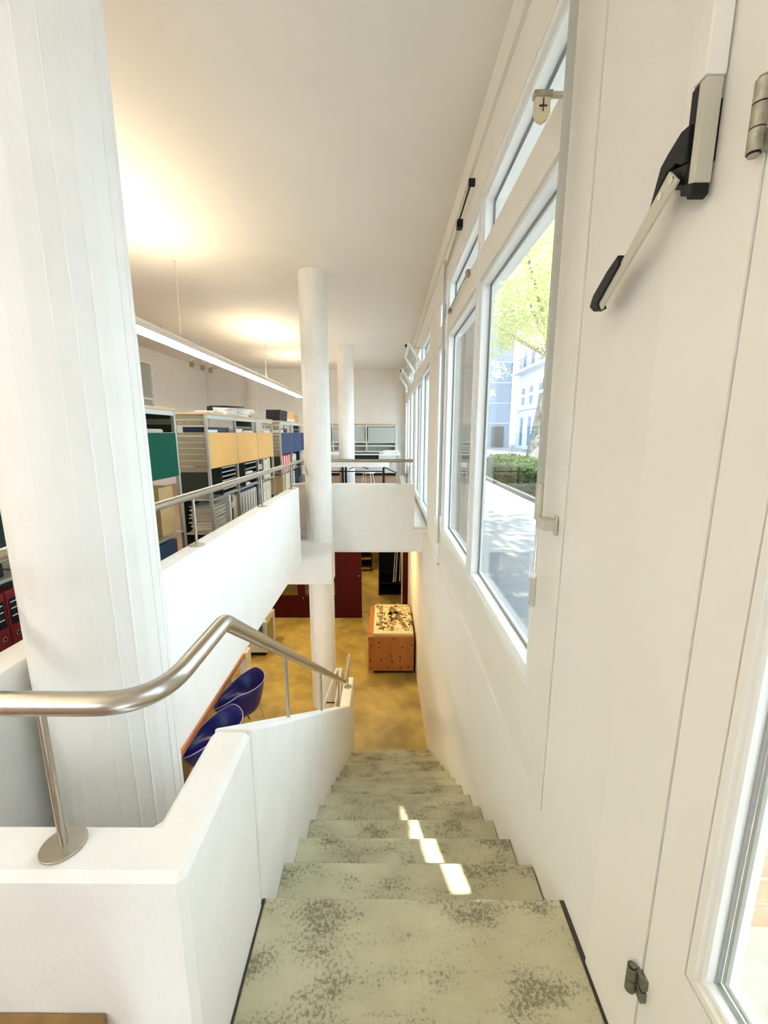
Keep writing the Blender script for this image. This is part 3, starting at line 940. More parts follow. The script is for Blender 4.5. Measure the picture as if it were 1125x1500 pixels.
# ------------------------------------------------------------------ pendant lamp and track
def pendant(y0, y1, label, wires, ups):
    t = thing('pendant_lamp', label, 'lamp', (-2.57, (y0 + y1) / 2, 2.64))
    MB().prism([(-2.66, 2.655), (-2.48, 2.655), (-2.455, 2.70), (-2.50, 2.745), (-2.64, 2.745), (-2.685, 2.70)], y0, y1, 'Y').build('housing', M['lampwhite'], t)
    bx(-2.645, -2.495, y0 + 0.03, y1 - 0.03, 2.640, 2.654).build('diffuser', M['tube'], t)
    for (ua, ub) in ups:
        bx(-2.62, -2.52, ua, ub, 2.746, 2.749).build('uplight', M['uplight'], t)
    for y in wires:
        MB().cyl((-2.57, y, 2.745), (-2.57, y, CE), 0.0035, 6).build('wire', M['greybar'], t)
        MB().cyl((-2.57, y, CE - 0.03), (-2.57, y, CE), 0.02, 10).build('ceiling_cup', M['lampwhite'], t)
    return t


pendant(3.1, 12.85, 'long white linear pendant lamp hanging above the shelving walkway', (5.5, 9.25, 12.6), ((3.2, 5.3), (8.2, 10.2), (11.4, 12.6)))

pendant(-2.6, 1.9, 'added white linear fill lamp near the entrance, out of view, in line with the longer one', (-2.0, 1.2), ((-1.6, 0.8),))  # unseen second lamp, added to fill the entrance side with light

tk = thing('track_light', 'thin dark lighting track with small spotlights near the far wall', 'lamp', (-4.4, 10.0, 3.3))
bx(-4.42, -4.38, 8.4, 11.2, 3.31, 3.34).build('track', M['shelfmetal'], tk)
for y in (9.8, 10.35, 10.8):
    MB().cyl((-4.40, y, 3.16), (-4.40, y, 3.31), 0.012, 8).build('stem', M['chrome'], tk)
    MB().cyl((-4.36, y - 0.08, 3.10), (-4.42, y + 0.08, 3.17), 0.055, 14).build('spot', M['galv'], tk, smooth=True)
for y in (8.6, 11.0):
    MB().cyl((-4.40, y, 3.34), (-4.40, y, CE), 0.004, 6).build('wire', M['greybar'], tk)

low_lamps = [(-1.6, 3.7, 'lower room lamp above the long table'), (-2.6, 7.4, 'lower room lamp before the partition'),
             (-0.25, 7.6, 'lower room lamp above the wooden chest'), (-1.0, 11.6, 'lamp of the room behind the partition')]
for (x, y, lab) in low_lamps:
    l = thing('ceiling_lamp', 'round warm ' + lab, 'lamp', (x, y, -0.3))
    MB().cyl((x, y, -0.245), (x, y, -0.203), 0.20, 24).build('housing', M['lampwhite'], l, smooth=True)
    MB().cyl((x, y, -0.258), (x, y, -0.246), 0.18, 24).build('diffuser', M['warmlamp'], l, smooth=True)

# ------------------------------------------------------------------ shelving
SX = -1.95      # front plane of the shelving
SD = 0.37       # depth
MOD = 0.868


def shelf_unit(label, y0, n, pm, low_shelves, skip_panels=()):
    t = thing('metal_shelf', label, 'shelf', (SX - SD / 2, y0, MZ + 0.012), 'metal shelving along the mezzanine')
    z0 = MZ + 0.012
    for i in range(n + 1):
        y = y0 + i * MOD
        for x in (SX, SX - SD + 0.03):
            bx(x - 0.03, x, y - 0.014, y + 0.014, z0, 1.795).build('post', M['shelfmetal'], t)
    ye = y0 + n * MOD
    bx(SX - SD - 0.01, SX + 0.01, y0 - 0.02, ye + 0.02, 1.796, 1.820).build('top_board', M['birch'], t, bevel=0.002)
    for i in range(n):
        a, b = y0 + i * MOD + 0.015, y0 + (i + 1) * MOD - 0.015
        bx(SX - 0.022, SX - 0.002, a, b, 1.755, 1.795).build('front_rail', M['cabinet'], t)
        for z in (1.585,) + (low_shelves[i] if isinstance(low_shelves[0], tuple) else tuple(low_shelves)):
            bx(SX - SD + 0.03, SX - 0.004, a, b, z, z + 0.018).build('shelf', M['shelfmetal'], t)
        bx(SX - 0.012, SX + 0.004, a, b, 1.205, 1.60).build('front_panel', pm, t, bevel=0.002)
        bx(SX - SD, SX - SD + 0.006, a, b, 0.24, 1.20).build('back_panel', M['shelfdark'], t)
        if i == n - 1 or pm is M['green']:
            bx(SX - SD, SX - SD + 0.006, a, b, 1.60, 1.78).build('back_panel', M['shelfdark'], t)
            bx(SX - SD + 0.008, SX - SD + 0.02, a, b, 1.66, 1.70).build('perforated_strip', M['slat'], t)
    # end panel of stacked metal strips
    for k, (za, zb) in enumerate(((1.745, 1.79), (1.68, 1.735), (1.57, 1.60), (1.50, 1.56), (1.435, 1.495), (1.37, 1.43), (1.30, 1.365),
                                  (1.235, 1.295), (1.17, 1.23), (0.94, 1.16))):
        bx(SX - SD + 0.035, SX - 0.035, y0 - 0.010, y0 + 0.004, za, zb).build('end_strip', M['slat'] if k < 9 else M['shelfdark'], t)
    for (q, zz) in ((0.08, 1.707), (0.185, 1.707), (0.29, 1.707)):
        MB().cyl((SX - q, y0 - 0.010, zz), (SX - q, y0 - 0.014, zz), 0.008, 8).build('screw', M['chrome'], t)
    if pm is M['green']:                                # closed far end
        bx(SX - SD + 0.035, SX - 0.035, ye - 0.004, ye + 0.008, 1.21, 1.79).build('end_panel', M['shelfdark'], t)
        bx(SX - SD + 0.035, SX - 0.035, ye - 0.010, ye - 0.004, 1.675, 1.725).build('perforated_strip', M['slat'], t)
        for q in (0.10, 0.20, 0.29):
            MB().cyl((SX - q, ye - 0.010, 1.70), (SX - q, ye - 0.014, 1.70), 0.008, 8).build('screw', M['chrome'], t)
    return t


shelf_unit('metal shelf unit with dark green front panels beside the thick column', 3.90 - 3 * MOD, 3, M['green'], ((0.45, 0.845), (0.45, 0.845), (0.66,)))
shelf_unit('metal shelf unit with ochre yellow front panels and birch top', 4.60, 3, M['yellow'], (0.452, 0.845))
shelf_unit('metal shelf unit with slate blue front panels near the slender column', 7.80, 4, M['bluep'], (0.452, 0.845))


def binder(y, w, z, h, dep, m, label, cat='binder', group=None, x=SX - 0.03, lab_m=None, hole=True):
    t = thing('ring_binder', label, cat, (x - dep / 2, y + w / 2, z), group)
    bx(x - dep, x, y, y + w - 0.004, z, z + h).build('cover', m, t, bevel=0.003)
    bx(x, x + 0.0015, y + w * 0.15, y + w * 0.82, z + h * 0.42, z + h * 0.86).build('spine_label', lab_m or M['black'], t)
    if lab_m is None:
        for q in (0.55, 0.68, 0.79):
            bx(x + 0.0015, x + 0.0022, y + w * 0.25, y + w * 0.70, z + h * q, z + h * q + 0.005).build('label_line', M['paper'], t)
    if hole:
        MB().cyl((x, y + w * 0.5, z + h * 0.24), (x + 0.002, y + w * 0.5, z + h * 0.24), w * 0.17, 14).build('finger_hole', M['chrome'], t)
        MB().cyl((x + 0.002, y + w * 0.5, z + h * 0.24), (x + 0.0025, y + w * 0.5, z + h * 0.24), w * 0.10, 12).build('finger_hole', M['black'], t)
    return t


for i, lab in enumerate(('dark red ring binder on the low shelf, third from the thick column', 'dark red ring binder on the low shelf, second from the thick column',
                         'dark red ring binder on the low shelf, closest to the thick column')):
    binder(1.858 + i * 0.082, 0.082, 0.4685, 0.32, 0.28, M['red'], lab, group='red binders left of the thick column')
o = bx(SX - 0.30, SX - 0.04, 1.75, 2.05, 0.864, 0.94).build('document_box', M['black'], bevel=0.004)
tag(o, 'flat black box on the shelf above the red binders', 'box')


def paper_pile(x0, x1, y0, y1, z, n, t, m, label, name='paper_stack', group=None, jit=0.02, seed=1, cat='papers'):
    rnd = random.Random(seed)
    b = MB()
    for i in range(n):
        j, k = rnd.uniform(-jit, jit), rnd.uniform(-jit, jit)
        b.box(x0 + j, x1 + j, y0 + k, y1 + k, z + i * t, z + (i + 1) * t * 0.97, Matrix.Rotation(rnd.uniform(-0.05, 0.05), 3, 'Z'))
    o = b.build(name, m)
    return tag(o, label, cat, group)


# on top of the yellow unit
T = 1.8205
G = 'papers on top of the yellow shelf'
paper_pile(-2.25, -2.02, 4.98, 5.30, T, 3, 0.012, M['paper'], 'thin white paper pile at the near end of the yellow shelf top', group=G, seed=2)
paper_pile(-2.25, -2.00, 5.34, 5.72, T, 5, 0.018, M['paper'], 'white booklet stack on the yellow shelf top, second from its near end', group=G, seed=3)
paper_pile(-2.26, -2.00, 5.80, 6.20, T, 6, 0.018, M['paper'], 'tallest white booklet stack on the yellow shelf top', group=G, seed=4)
paper_pile(-2.22, -2.00, 6.24, 6.56, T, 4, 0.016, M['paper2'], 'cream paper stack at the far end of the yellow shelf top', group=G, seed=5)
o = MB().box(-2.24, -2.02, 5.38, 6.05, T + 0.115, T + 0.130, Matrix.Rotation(0.04, 3, 'X')).build('black_folder', M['black'])
tag(o, 'long black folder lying across the white booklet stacks', 'folder')
o = MB().cyl((-2.05, 6.30, T + 0.094), (-2.05, 6.54, T + 0.094), 0.028, 12).build('paper_roll', M['paper'], smooth=True)
tag(o, 'white paper roll at the far end of the yellow shelf top', 'roll')
o = MB().cyl((-2.14, 5.16, T + 0.037), (-2.14, 5.16, T + 0.095), 0.035, 10).build('tape_dispenser', M['black'], smooth=True)
tag(o, 'small black desk object standing on the yellow shelf top', 'object')

# inside the open slot above the yellow panels
o = bx(-2.28, -2.02, 4.72, 5.40, 1.604, 1.665).build('flat_folder', M['navy'], bevel=0.002)
tag(o, 'flat navy folder above the nearest yellow panel', 'folder')
for i, (a, b, z, mm, lab) in enumerate(((4.66, 4.92, 1.604, 'paper', 'white papers above the near half of the first yellow panel'),
                                        (5.52, 5.78, 1.604, 'paper', 'white papers above the near half of the middle yellow panel'),
                                        (5.80, 6.22, 1.604, 'cream', 'cream folders above the far half of the middle yellow panel'),
                                        (6.42, 6.72, 1.604, 'paper2', 'old papers above the near half of the third yellow panel'),
                                        (6.78, 7.14, 1.604, 'paper', 'white papers above the far half of the third yellow panel'))):
    paper_pile(-2.0 if i == 0 else -2.2, -1.975, a, b, z, 3, 0.010 + 0.006 * (i == 1), M[mm], lab, group='papers above the yellow panels', jit=0.008, seed=20 + i)


def tray_unit(y0, y1, z, h, n, label):
    t = thing('letter_tray', label, 'tray', (-2.1, (y0 + y1) / 2, z), 'black letter trays below the yellow panels')
    bx(SX - 0.33, SX - 0.03, y0, y0 + 0.008, z, z + h).build('side', M['shelfdark'], t)
    bx(SX - 0.33, SX - 0.03, y1 - 0.008, y1, z, z + h).build('side', M['shelfdark'], t)
    bx(SX - 0.335, SX - 0.325, y0, y1, z, z + h).build('back', M['black'], t)
    for i in range(n + 1):
        zz = z + i * (h - 0.008) / n
        bx(SX - 0.33, SX - 0.03, y0 + 0.008, y1 - 0.008, zz, zz + 0.006).build('tray', M['shelfdark'], t)
        bx(SX - 0.03, SX - 0.022, y0, y1, zz, zz + 0.014).build('lip', M['shelfmetal'], t)
    return t


tray_unit(4.98, 5.42, 0.864, 0.32, 6, 'black letter tray tower with silver lips below the nearest yellow panel')
tray_unit(5.80, 6.28, 0.864, 0.31, 4, 'black letter trays holding white papers below the middle yellow panel')
for i in range(3):
    paper_pile(-2.2, -1.985, 5.84, 6.02 + 0.07 * i, 0.871 + i * 0.076, 3, 0.010, M['paper'],
               ['white papers in the bottom tray below the middle yellow panel', 'white papers in the middle tray below the middle yellow panel',
                'white papers in the top tray below the middle yellow panel'][i], group='papers in the letter trays', jit=0.006, seed=30 + i)


def book_row(y0, specs, z, names, group, cat='book', x=SX - 0.03):
    y = y0
    for (w, h, d, mm), lab in zip(specs, names):
        t = thing('upright_book' if cat == 'book' else 'magazine_file', lab, cat, (x - d / 2, y + w / 2, z), group)
        bx(x - d, x, y, y + w - 0.003, z, z + h).build('cover', M[mm], t, bevel=0.002)
        bx(x, x + 0.0012, y + w * 0.2, y + w * 0.75, z + h * 0.55, z + h * 0.8).build('spine_label', M['paper'] if mm not in ('whitecard', 'paper', 'cream') else M['paper2'], t)
        y += w


book_row(6.42, [(0.07, 0.32, 0.26, 'navy'), (0.07, 0.32, 0.26, 'shelfdark'), (0.06, 0.31, 0.26, 'navy')], 0.864,
         ['dark binder below the third yellow panel, first of three', 'dark grey binder below the third yellow panel, second of three',
          'navy binder below the third yellow panel, next to the cream files'], 'dark binders below the third yellow panel', 'binder')
book_row(6.70, [(0.10, 0.33, 0.26, 'cream'), (0.10, 0.30, 0.26, 'whitecard'), (0.10, 0.33, 0.26, 'cream'), (0.09, 0.32, 0.26, 'cream')], 0.864,
         ['cream magazine file next to the navy binder, upper shelf', 'shorter white magazine file between cream ones, upper shelf',
          'cream magazine file after the white one, upper shelf', 'cream magazine file at the far post, upper shelf'], 'cream files below the third yellow panel', 'file')

# lower shelf of the yellow unit
paper_pile(-2.26, -2.0, 4.69, 5.05, 0.4705, 16, 0.019, M['paper2'], 'tall uneven pile of papers toned down for shade on the lowest yellow-unit shelf', jit=0.028, seed=9)  # darker paper colour stands in for the dim shelf interior
book_row(5.16, [(0.06, 0.36, 0.26, 'paper'), (0.05, 0.33, 0.26, 'darkcase'), (0.07, 0.35, 0.26, 'birch'), (0.06, 0.32, 0.26, 'cream')], 0.4705,
         ['upright white book right of the tall paper pile', 'black upright book right of the tall paper pile', 'tan upright book right of the black one',
          'cream upright book next to the post'], 'upright books by the paper pile')


def magazine_file(y0, w, z, h, label):
    t = thing('magazine_file', label, 'file', (SX - 0.16, y0 + w / 2, z), 'white magazine files below the middle yellow panel')
    x = SX - 0.03
    P = [(x - 0.25, z), (x, z), (x, z + h), (x - 0.08, z + h), (x - 0.25, z + h * 0.96)]
    for yy in (y0, y0 + w - 0.008):
        MB().prism(P, yy, yy + 0.005, 'Y').build('side', M['whitecard'], t)
    bx(x - 0.006, x, y0 + 0.005, y0 + w - 0.008, z, z + h).build('front', M['whitecard'], t)
    bx(x, x + 0.002, y0 + w * 0.3, y0 + w * 0.68, z + h * 0.12, z + h * 0.85).build('slot', M['slat'], t)
    MB().cyl((x, y0 + w * 0.48, z + h * 0.92), (x + 0.002, y0 + w * 0.48, z + h * 0.92), 0.011, 10).build('finger_hole', M['black'], t)
    return t


ords = ('nearest', 'second', 'third', 'fourth', 'fifth', 'sixth')
for i in range(6):
    magazine_file(5.56 + i * 0.118, 0.116, 0.4705, 0.32, 'white slotted magazine file on the lowest shelf, %s from the near post' % ords[i])
o = bx(-2.25, -1.99, 5.57, 6.24, 0.791, 0.812).build('flat_folder', M['bluebox'], bevel=0.002)
tag(o, 'flat blue folder lying on the white magazine files', 'folder')
book_row(6.42, [(0.08, 0.34, 0.26, 'navy'), (0.08, 0.34, 0.26, 'navy')], 0.4705,
         ['navy binder on the lowest shelf, nearer of two', 'navy binder on the lowest shelf, beside the white files'], 'navy binders on the lowest shelf', 'binder')
book_row(6.62, [(0.11, 0.34, 0.26, 'whitecard'), (0.11, 0.34, 0.26, 'cream'), (0.11, 0.34, 0.26, 'whitecard'), (0.11, 0.34, 0.26, 'cream')], 0.4705,
         ['white file beside the navy binders on the lowest shelf', 'cream file, second from the navy binders', 'white file, third from the navy binders',
          'cream file at the far post of the lowest shelf'], 'pale files on the lowest shelf', 'file')

# green unit contents
o = bx(-2.25, -2.0, 3.60, 3.84, 0.679, 1.12).build('wooden_box', M['cardboard'], bevel=0.004)
tag(o, 'brown cardboard box below the green panel', 'box')
ch = thing('folding_stand', 'black metal stand below the green panel', 'stand', (-2.1, 3.35, 0.679))
for y in (3.18, 3.5):
    bx(-2.03, -2.01, y, y + 0.02, 0.679, 1.14).build('upright', M['black'], ch)
    bx(-2.23, -2.21, y, y + 0.02, 0.679, 1.14).build('upright', M['black'], ch)
for z in (0.95, 1.12):
    bx(-2.03, -2.01, 3.20, 3.5, z, z + 0.02).build('bar', M['black'], ch)
o = bx(-2.28, -1.98, 3.10, 3.80, 0.421, 0.62).build('storage_box', M['bluebox'], bevel=0.006)
tag(o, 'petrol blue storage box stacked on another under the green unit', 'box')
o = bx(-2.26, -2.0, 3.12, 3.70, MZ + 0.02, 0.42).build('storage_box', M['bluebox'], bevel=0.006)
tag(o, 'petrol blue storage box on the floor under the green unit', 'box')
paper_pile(-2.28, -2.02, 3.3, 3.8, 1.604, 3, 0.01, M['paper2'], 'folders in the slot above the green panel', jit=0.01, seed=41)

# blue unit
G = 'flat binders on top of the blue shelf'
for i in range(4):
    t = thing('flat_binder', ['bottom', 'second lowest', 'second highest', 'topmost'][i] + ' black binder of the pile on the blue shelf top', 'binder', (-2.12, 8.2, T + i * 0.052), G)
    bx(-2.25, -1.99, 7.92 + 0.01 * i, 8.50 + 0.015 * i, T + i * 0.052, T + i * 0.052 + 0.049).build('cover', M['black'], t, bevel=0.002)
    bx(-2.24, -1.995, 8.502 + 0.015 * i, 8.508 + 0.015 * i, T + i * 0.052 + 0.008, T + i * 0.052 + 0.042).build('page_edge', M['paper'], t)
paper_pile(-2.25, -2.0, 8.70, 9.20, T, 4, 0.016, M['paper'], 'white papers on the blue shelf top behind the black binders', seed=51)
o = MB().box(-2.25, -2.02, 9.28, 9.78, T, T + 0.16).build('cardboard_box', M['cardboard'])
tag(o, 'open cardboard box on the blue shelf top', 'box')
bx(-2.25, -2.02, 9.24, 9.25, T + 0.02, T + 0.22).build('flap', M['cardboard'], o)
G = 'red and white magazines below the blue panels'
ordn = ('first', 'second', 'third', 'fourth', 'fifth', 'sixth', 'seventh', 'eighth', 'ninth', 'tenth', 'eleventh', 'last')
for i in range(12):
    mm = ['redmag', 'paper', 'redmag', 'redmag', 'paper', 'redmag', 'redmag', 'paper', 'redmag', 'redmag', 'whitecard', 'redmag'][i]
    o = bx(-2.22, -1.985, 7.86 + i * 0.062, 7.918 + i * 0.062, 0.864, 1.18 - 0.02 * (i % 3)).build('magazine', M[mm], bevel=0.001)
    tag(o, '%s magazine below the first blue panel, %s in the row from the near post' % ('red' if mm == 'redmag' else 'white', ordn[i]), 'magazine', G)
for i, (a, b, mm, lab) in enumerate(((7.9, 8.18, 'cardboard', 'tan'), (8.24, 8.58, 'cream', 'cream'), (8.75, 9.05, 'whitecard', 'white'), (9.10, 9.45, 'navy', 'navy'))):
    o = bx(-2.25, -2.0, a, b, 0.4705, 0.80).build('archive_box', M[mm], bevel=0.004)
    tag(o, lab + ' archive box on the lowest shelf of the blue unit', 'box', 'archive boxes in the blue unit')
book_row(8.72, [(0.07, 0.30, 0.25, 'whitecard'), (0.06, 0.31, 0.25, 'shelfdark'), (0.08, 0.3, 0.25, 'cream'), (0.07, 0.3, 0.25, 'whitecard'), (0.07, 0.32, 0.25, 'black'), (0.08, 0.29, 0.25, 'paper')],
         0.864, ['white book below the second blue panel, beside the post', 'dark book below the second blue panel', 'cream book below the second blue panel',
                 'white book right of the cream one below the second blue panel', 'black book below the second blue panel', 'paper white book at the end below the second blue panel'],
         'books below the second blue panel')
book_row(9.62, [(0.08, 0.31, 0.25, 'shelfdark'), (0.08, 0.3, 0.25, 'whitecard'), (0.08, 0.31, 0.25, 'black'), (0.08, 0.3, 0.25, 'cream')], 0.864,
         ['dark grey book below the third blue panel', 'white book below the third blue panel', 'black book below the third blue panel', 'cream book below the third blue panel'],
         'books below the third blue panel')
paper_pile(-2.24, -2.0, 7.86, 8.2, 1.604, 3, 0.02, M['paper'], 'white papers in the slot above the first blue panel', jit=0.01, seed=61)
o = bx(-2.2, -2.0, 8.22, 8.5, 1.604, 1.68).build('small_box', M['black'])
tag(o, 'small black box in the slot above the first blue panel', 'box')

# ------------------------------------------------------------------ mezzanine far end
ft = thing('trestle_table', 'white topped table with black square legs behind the cross parapet', 'table', (-0.6, 9.4, MZ))
bx(-1.75, 0.06, 8.98, 9.85, 0.872, 0.985).build('tabletop', M['whitetop'], ft, bevel=0.003)
for x in (-1.70, -0.95, -0.06):
    bx(x - 0.022, x + 0.022, 9.03, 9.075, MZ + 0.012, 0.872).build('leg', M['black'], ft)
    bx(x - 0.022, x + 0.022, 9.74, 9.785, MZ + 0.012, 0.872).build('leg', M['black'], ft)
bx(-1.70, -0.06, 9.04, 9.065, 0.76, 0.785).build('rail', M['black'], ft)
MB().tube([(-0.40, 9.4, 0.80), (-0.62, 9.4, 0.865), (-0.84, 9.4, 0.80)], 0.012, 6).build('brace', M['black'], ft)
MB().tube([(-0.04, 9.76, 0.80), (0.25, 9.9, 0.66)], 0.014, 6).build('brace', M['black'], ft)

f2 = thing('display_table', 'white table farther back near the display cabinet', 'table', (-0.7, 11.6, MZ))
bx(-1.75, 0.38, 11.3, 12.2, 0.995, 1.035).build('tabletop', M['whitetop'], f2)
for x in (-1.65, 0.30):
    for y in (11.4, 12.1):
        bx(x - 0.02, x + 0.02, y - 0.02, y + 0.02, MZ + 0.012, 0.995).build('leg', M['shelfmetal'], f2)
o = bx(-0.90, -0.20, 11.22, 11.30, 0.895, 1.01).build('drawer_front', M['black'], f2)
o = bx(-0.9, -0.2, 11.45, 11.95, 1.036, 1.055).build('drawing_board', M['shelfdark'])
tag(o, 'dark drawing board lying on the far white table', 'board')
paper_pile(-0.08, 0.34, 11.4, 11.9, 1.036, 4, 0.02, M['paper'], 'white paper pile at the right end of the far white table', jit=0.01, seed=71)

dc = thing('display_cabinet', 'pale grey glass fronted cabinet along the far wall', 'cabinet', (-0.75, 14.05, MZ))
bx(-1.86, 0.335, 13.86, 14.29, MZ + 0.10, 0.96).build('body', M['cabinet'], dc)
bx(-1.86, 0.335, 13.90, 14.29, MZ + 0.012, MZ + 0.10).build('plinth', M['black'], dc)
bx(-1.86, 0.335, 14.26, 14.295, 0.96, 1.86).build('back_panel', M['cabinet'], dc)
bx(-1.90, 0.355, 13.86, 14.29, 1.86, 1.90).build('top', M['birch'], dc)
for x in (-1.86, -1.78, -0.68, 0.29):
    bx(x, x + 0.045, 13.86, 14.26, 0.96, 1.86).build('post', M['cabinet'], dc)
for z in (0.96, 1.15, 1.27, 1.80):
    bx(-1.82, 0.30, 13.88, 14.26, z, z + 0.05).build('shelf', M['cabinet'], dc)
bx(-1.72, -0.70, 13.90, 13.91, 1.30, 1.80).build('sliding_door', M['cabglass'], dc)
bx(-0.60, 0.28, 13.87, 13.88, 1.30, 1.78).build('sliding_door', M['cabglass'], dc)
bx(-0.58, 0.20, 13.80, 13.86, 0.60, 0.64).build('handle', M['shelfmetal'], dc)

stl = thing('wire_stool', 'white wire legged stool behind the trestle table', 'stool', (-0.4, 10.2, MZ))
MB().cyl((-0.45, 10.3, 0.62), (-0.45, 10.3, 0.65), 0.17, 18).build('seat', M['whitetop'], stl)
for a in (0, 1, 2, 3):
    an = a * PI / 2 + 0.5
    MB().tube([(-0.45 + 0.12 * math.cos(an), 10.3 + 0.12 * math.sin(an), 0.62), (-0.45 + 0.22 * math.cos(an), 10.3 + 0.22 * math.sin(an), MZ + 0.012)], 0.009, 6).build('leg', M['frame'], stl)
gp = MB().prism([(6.9, 0.35), (7.6, 0.20), (7.6, 1.05), (6.9, 1.05)], 0.36, 0.385, 'X').build('grey_screen', M['cabglass'])
tag(gp, 'greenish grey board standing beside the windows beyond the cross parapet', 'board')

# ------------------------------------------------------------------ exterior
o = bx(0.95, 3.62, -12.0, 40.0, -0.25, -0.03).build('ground', M['pave'])
tag(o, 'sunlit pale pavement path along the windows', kind='structure')
o = bx(3.62, 60.0, -12.0, 120.0, -0.35, -0.05).build('ground', M['pave'])
tag(o, 'open pale square beyond the hedge', kind='structure')
o = bx(-30, 3.62, 40.0, 120.0, -0.35, -0.05).build('ground', M['pave'])
tag(o, 'pale ground at the far end of the path', kind='structure')
o = bx(0.95, 2.4, -1.5, 1.30, -0.029, 0.0).build('ground', M['landingout'])
tag(o, 'greenish concrete threshold outside the glazed door', kind='structure')
kb = thing('kerb_edging', 'concrete kerb along the hedge bed', 'kerb', (3.56, 11, -0.03))
for i in range(14):
    bx(3.50, 3.62, 6.0 + i * 0.8, 6.79 + i * 0.8, -0.03, 0.07).build('kerb_stone', M['kerb'], kb, bevel=0.01)


def brick_pier(name, label, x0, x1, y, z0, z1, bw, bh, m, depth):
    t = thing(name, label, 'pier', ((x0 + x1) / 2, y, z0))
    bx(x0, x1, y + 0.012, y + depth, z0, z1).build('mortar_core', M['mortar'], t)
    rnd = random.Random(3)
    n = 0
    proto = {}
    k = 0
    z = z0
    while z < z1 - bh:
        off = 0 if k % 2 == 0 else -bw / 2
        x = x0 + off
        while x < x1 - 0.02 and n < 290:
            a, b = max(x, x0), min(x + bw - 0.018, x1)
            if b - a > 0.03:
                key = (round(b - a, 3))
                if key in proto:
                    o = proto[key].copy()
                    C.objects.link(o)
                    o.location = Vector(((a + b) / 2, y + 0.02, z)) - parent_origin(t)
                    o.location.y += rnd.uniform(-0.002, 0.002)
                else:
                    o = MB().box(-(b - a) / 2, (b - a) / 2, -0.024, 0.01, 0.009, bh - 0.009).build('brick', m)
                    o.parent = t
                    o.location = Vector(((a + b) / 2, y + 0.02, z)) - parent_origin(t)
                    proto[key] = o
                n += 1
            x += bw
        z += bh
        k += 1
    return t


brick_pier('brick_pier', 'pale pink brick pier outside the glazed door', 0.704, 1.95, 1.09, 0.0, 3.6, 0.24, 0.098, M['brick'], 0.3)
brick_pier('brick_pier', 'beige brick pier outside the second window', 0.722, 1.16, 5.33, -0.03, 3.12, 0.20, 0.098, M['brick2'], 0.5)


def leaves(center, radii, n, size, seed, shell=0.55):
    rnd = random.Random(seed)
    m = MB()
    for i in range(n):
        while True:
            v = Vector((rnd.uniform(-1, 1), rnd.uniform(-1, 1), rnd.uniform(-1, 1)))
            if v.length <= 1 and v.length > shell * rnd.random():
                break
        p = Vector(center) + Vector((v.x * radii[0], v.y * radii[1], v.z * radii[2]))
        q = Matrix.Rotation(rnd.uniform(0, 6.28), 3, 'Z') @ Matrix.Rotation(rnd.uniform(-1.2, 1.2), 3, 'X') @ Matrix.Rotation(rnd.uniform(-1.2, 1.2), 3, 'Y')
        s = size * rnd.uniform(0.7, 1.3)
        pts = [(-0.5 * s, 0, 0), (0, -0.32 * s, 0.06 * s), (0.55 * s, 0, 0), (0, 0.32 * s, 0.06 * s)]
        m.add([q @ Vector(a) + p for a in pts], [(0, 1, 2, 3)])
    return m


def tree(label, base, top, r, crowns, n, size, seed):
    t = thing('street_tree', label, 'tree', base)
    b, tp = Vector(base), Vector(top)
    MB().tube([b, b + (tp - b) * 0.5, tp], [r, r * 0.8, r * 0.55], 12).build('trunk', M['bark'], t, smooth=True)
    for i, (c, rad) in enumerate(crowns):
        c = Vector(c)
        MB().tube([tp - (tp - b) * 0.06, (tp + c) / 2 + Vector((0, 0, -0.2)), c], [r * 0.4, r * 0.22, r * 0.06], 7).build('branch', M['bark'], t, smooth=True)
        leaves(c, rad, n, size, seed + i).build('foliage', M['leaf'], t, smooth='leaf', kind='stuff')
    return t


tree('yellow green leafy tree with pale trunk behind the hedge', (5.15, 15.0, -0.05), (5.75, 15.0, 4.4), 0.28,
     [((4.2, 13.4, 5.6), (1.5, 2.2, 1.5)), ((5.0, 14.6, 6.6), (2.0, 2.4, 1.9)), ((3.3, 14.5, 5.2), (1.2, 1.6, 1.3)), ((5.4, 13.2, 5.2), (1.5, 1.8, 1.3)),
      ((3.4, 11.6, 6.6), (1.6, 2.0, 1.7)), ((4.4, 11.8, 7.8), (2.0, 2.0, 1.8))], 4600, 0.088, 11)
tree('smaller tree whose dark sprays hang in front of the blue grey building', (3.9, 21.0, -0.05), (4.2, 21.0, 3.6), 0.10,
     [((4.7, 20.5, 4.4), (1.2, 1.2, 0.5)), ((4.4, 20.5, 3.4), (0.8, 1.0, 0.35))], 260, 0.13, 31)
tree('leafy street tree shading the path beside the entrance', (3.3, -2.5, -0.05), (3.2, -2.3, 4.6), 0.2,
     [((2.4, -1.6, 6.4), (1.5, 2.0, 1.0)), ((3.2, 0.4, 7.2), (1.8, 2.2, 1.0)), ((2.2, 2.4, 7.4), (1.3, 1.8, 0.8))], 900, 0.26, 51)

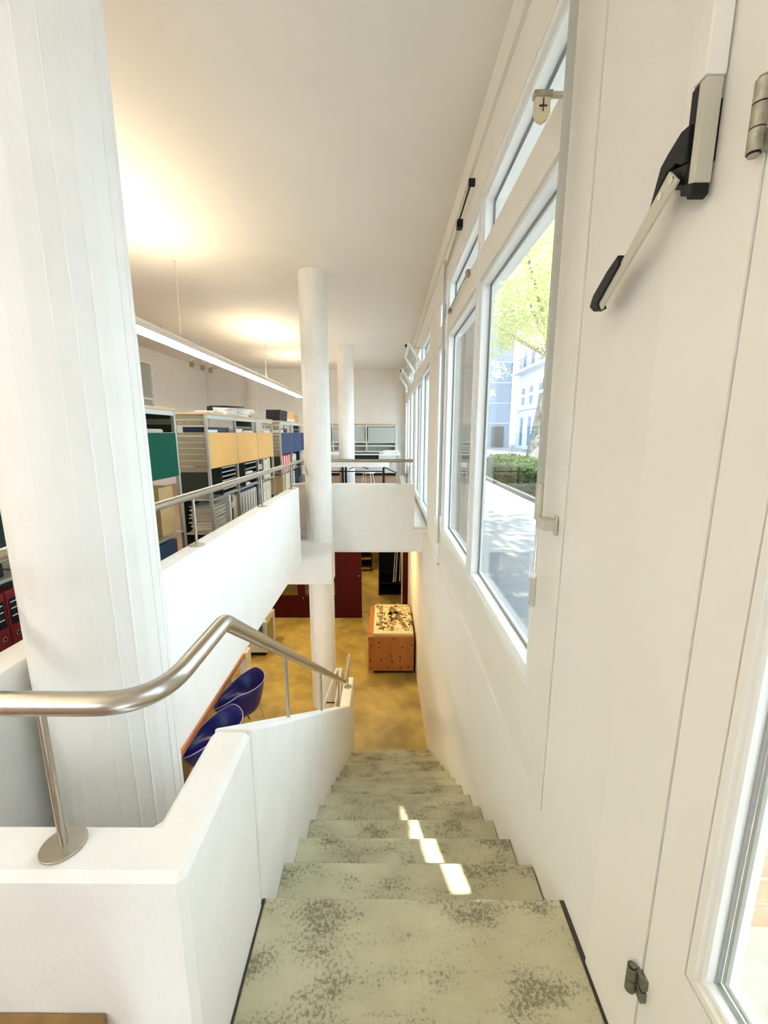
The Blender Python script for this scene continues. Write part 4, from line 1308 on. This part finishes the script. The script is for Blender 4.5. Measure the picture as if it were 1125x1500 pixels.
hd = thing('clipped_hedge', 'dense green hedge behind the kerb of the path', 'hedge', (4.3, 12.5, -0.05))
bx(3.95, 4.75, 9.6, 15.9, -0.05, 0.62).build('inner_branches', M['soil'], hd)
rnd = random.Random(5)
m = MB()
for i in range(9000):
    f = rnd.random()
    y = rnd.uniform(9.4, 16.0)
    if f < 0.5:
        p = Vector((3.85 + rnd.uniform(-0.12, 0.1), y, rnd.uniform(0.0, 0.72)))
    elif f < 0.85:
        p = Vector((rnd.uniform(3.85, 4.85), y, 0.70 + rnd.uniform(-0.1, 0.14)))
    else:
        p = Vector((rnd.uniform(3.85, 4.85), 9.45 + rnd.uniform(-0.1, 0.1), rnd.uniform(0, 0.72)))
    q = Matrix.Rotation(rnd.uniform(0, 6.28), 3, 'Z') @ Matrix.Rotation(rnd.uniform(-1.3, 1.3), 3, 'X')
    s = rnd.uniform(0.07, 0.13)
    m.add([q @ Vector(a) + p for a in ((-0.5 * s, 0, 0), (0, -0.3 * s, 0.05 * s), (0.5 * s, 0, 0), (0, 0.3 * s, 0.05 * s))], [(0, 1, 2, 3)])
m.build('foliage', M['leaf2'], hd, smooth='leaf', kind='stuff')

# far buildings
ob = thing('office_building', 'plain blue grey building at the end of the street', 'building', (9, 50, -0.05))
bx(4.0, 14.0, 48.0, 56.0, -0.05, 14.0).build('wall', M['bluegrey'], ob)
for z in (2.6, 4.8, 7.0, 9.2, 11.4):
    bx(4.0, 14.0, 47.94, 48.0, z, z + 0.12).build('cladding_joint', M['facade'], ob)
bx(11.9, 13.3, 47.9, 48.0, -0.05, 2.3).build('gateway', M['iron'], ob)

ap = thing('apartment_building', 'white apartment building with iron balconies on the right of the street', 'building', (18, 40, -0.05))
bx(14.2, 24.0, 26.0, 46.5, -0.05, 24.0).build('wall', M['facade'], ap)
for fl in range(6):
    z = 0.2 + fl * 3.6
    for i in range(8):
        y = 27.0 + i * 2.4
        hgt = 2.9 if fl == 0 else 2.2
        wdw = bx(14.13, 14.2, y, y + 1.1, z + (0.0 if fl == 0 else 0.5), z + 0.5 + hgt - 0.3).build('window', M['frame'], ap)
        bx(14.10, 14.13, y + 0.1, y + 1.0, z + (0.1 if fl == 0 else 0.6), z + 0.4 + hgt - 0.3).build('pane', M['winblue'], wdw)
    if fl >= 1:
        bx(13.2 if fl > 1 else 13.9, 14.2, 26.5, 46.0, z + 0.1, z + 0.32).build('balcony', M['facade'], ap)
        if fl > 1:
            r_ = MB()
            r_.box(13.2, 13.25, 26.5, 46.0, z + 1.25, z + 1.31)
            for q in range(60):
                r_.box(13.21, 13.24, 26.6 + q * 0.325, 26.64 + q * 0.325, z + 0.32, z + 1.25)
            r_.build('railing', M['iron'], ap)
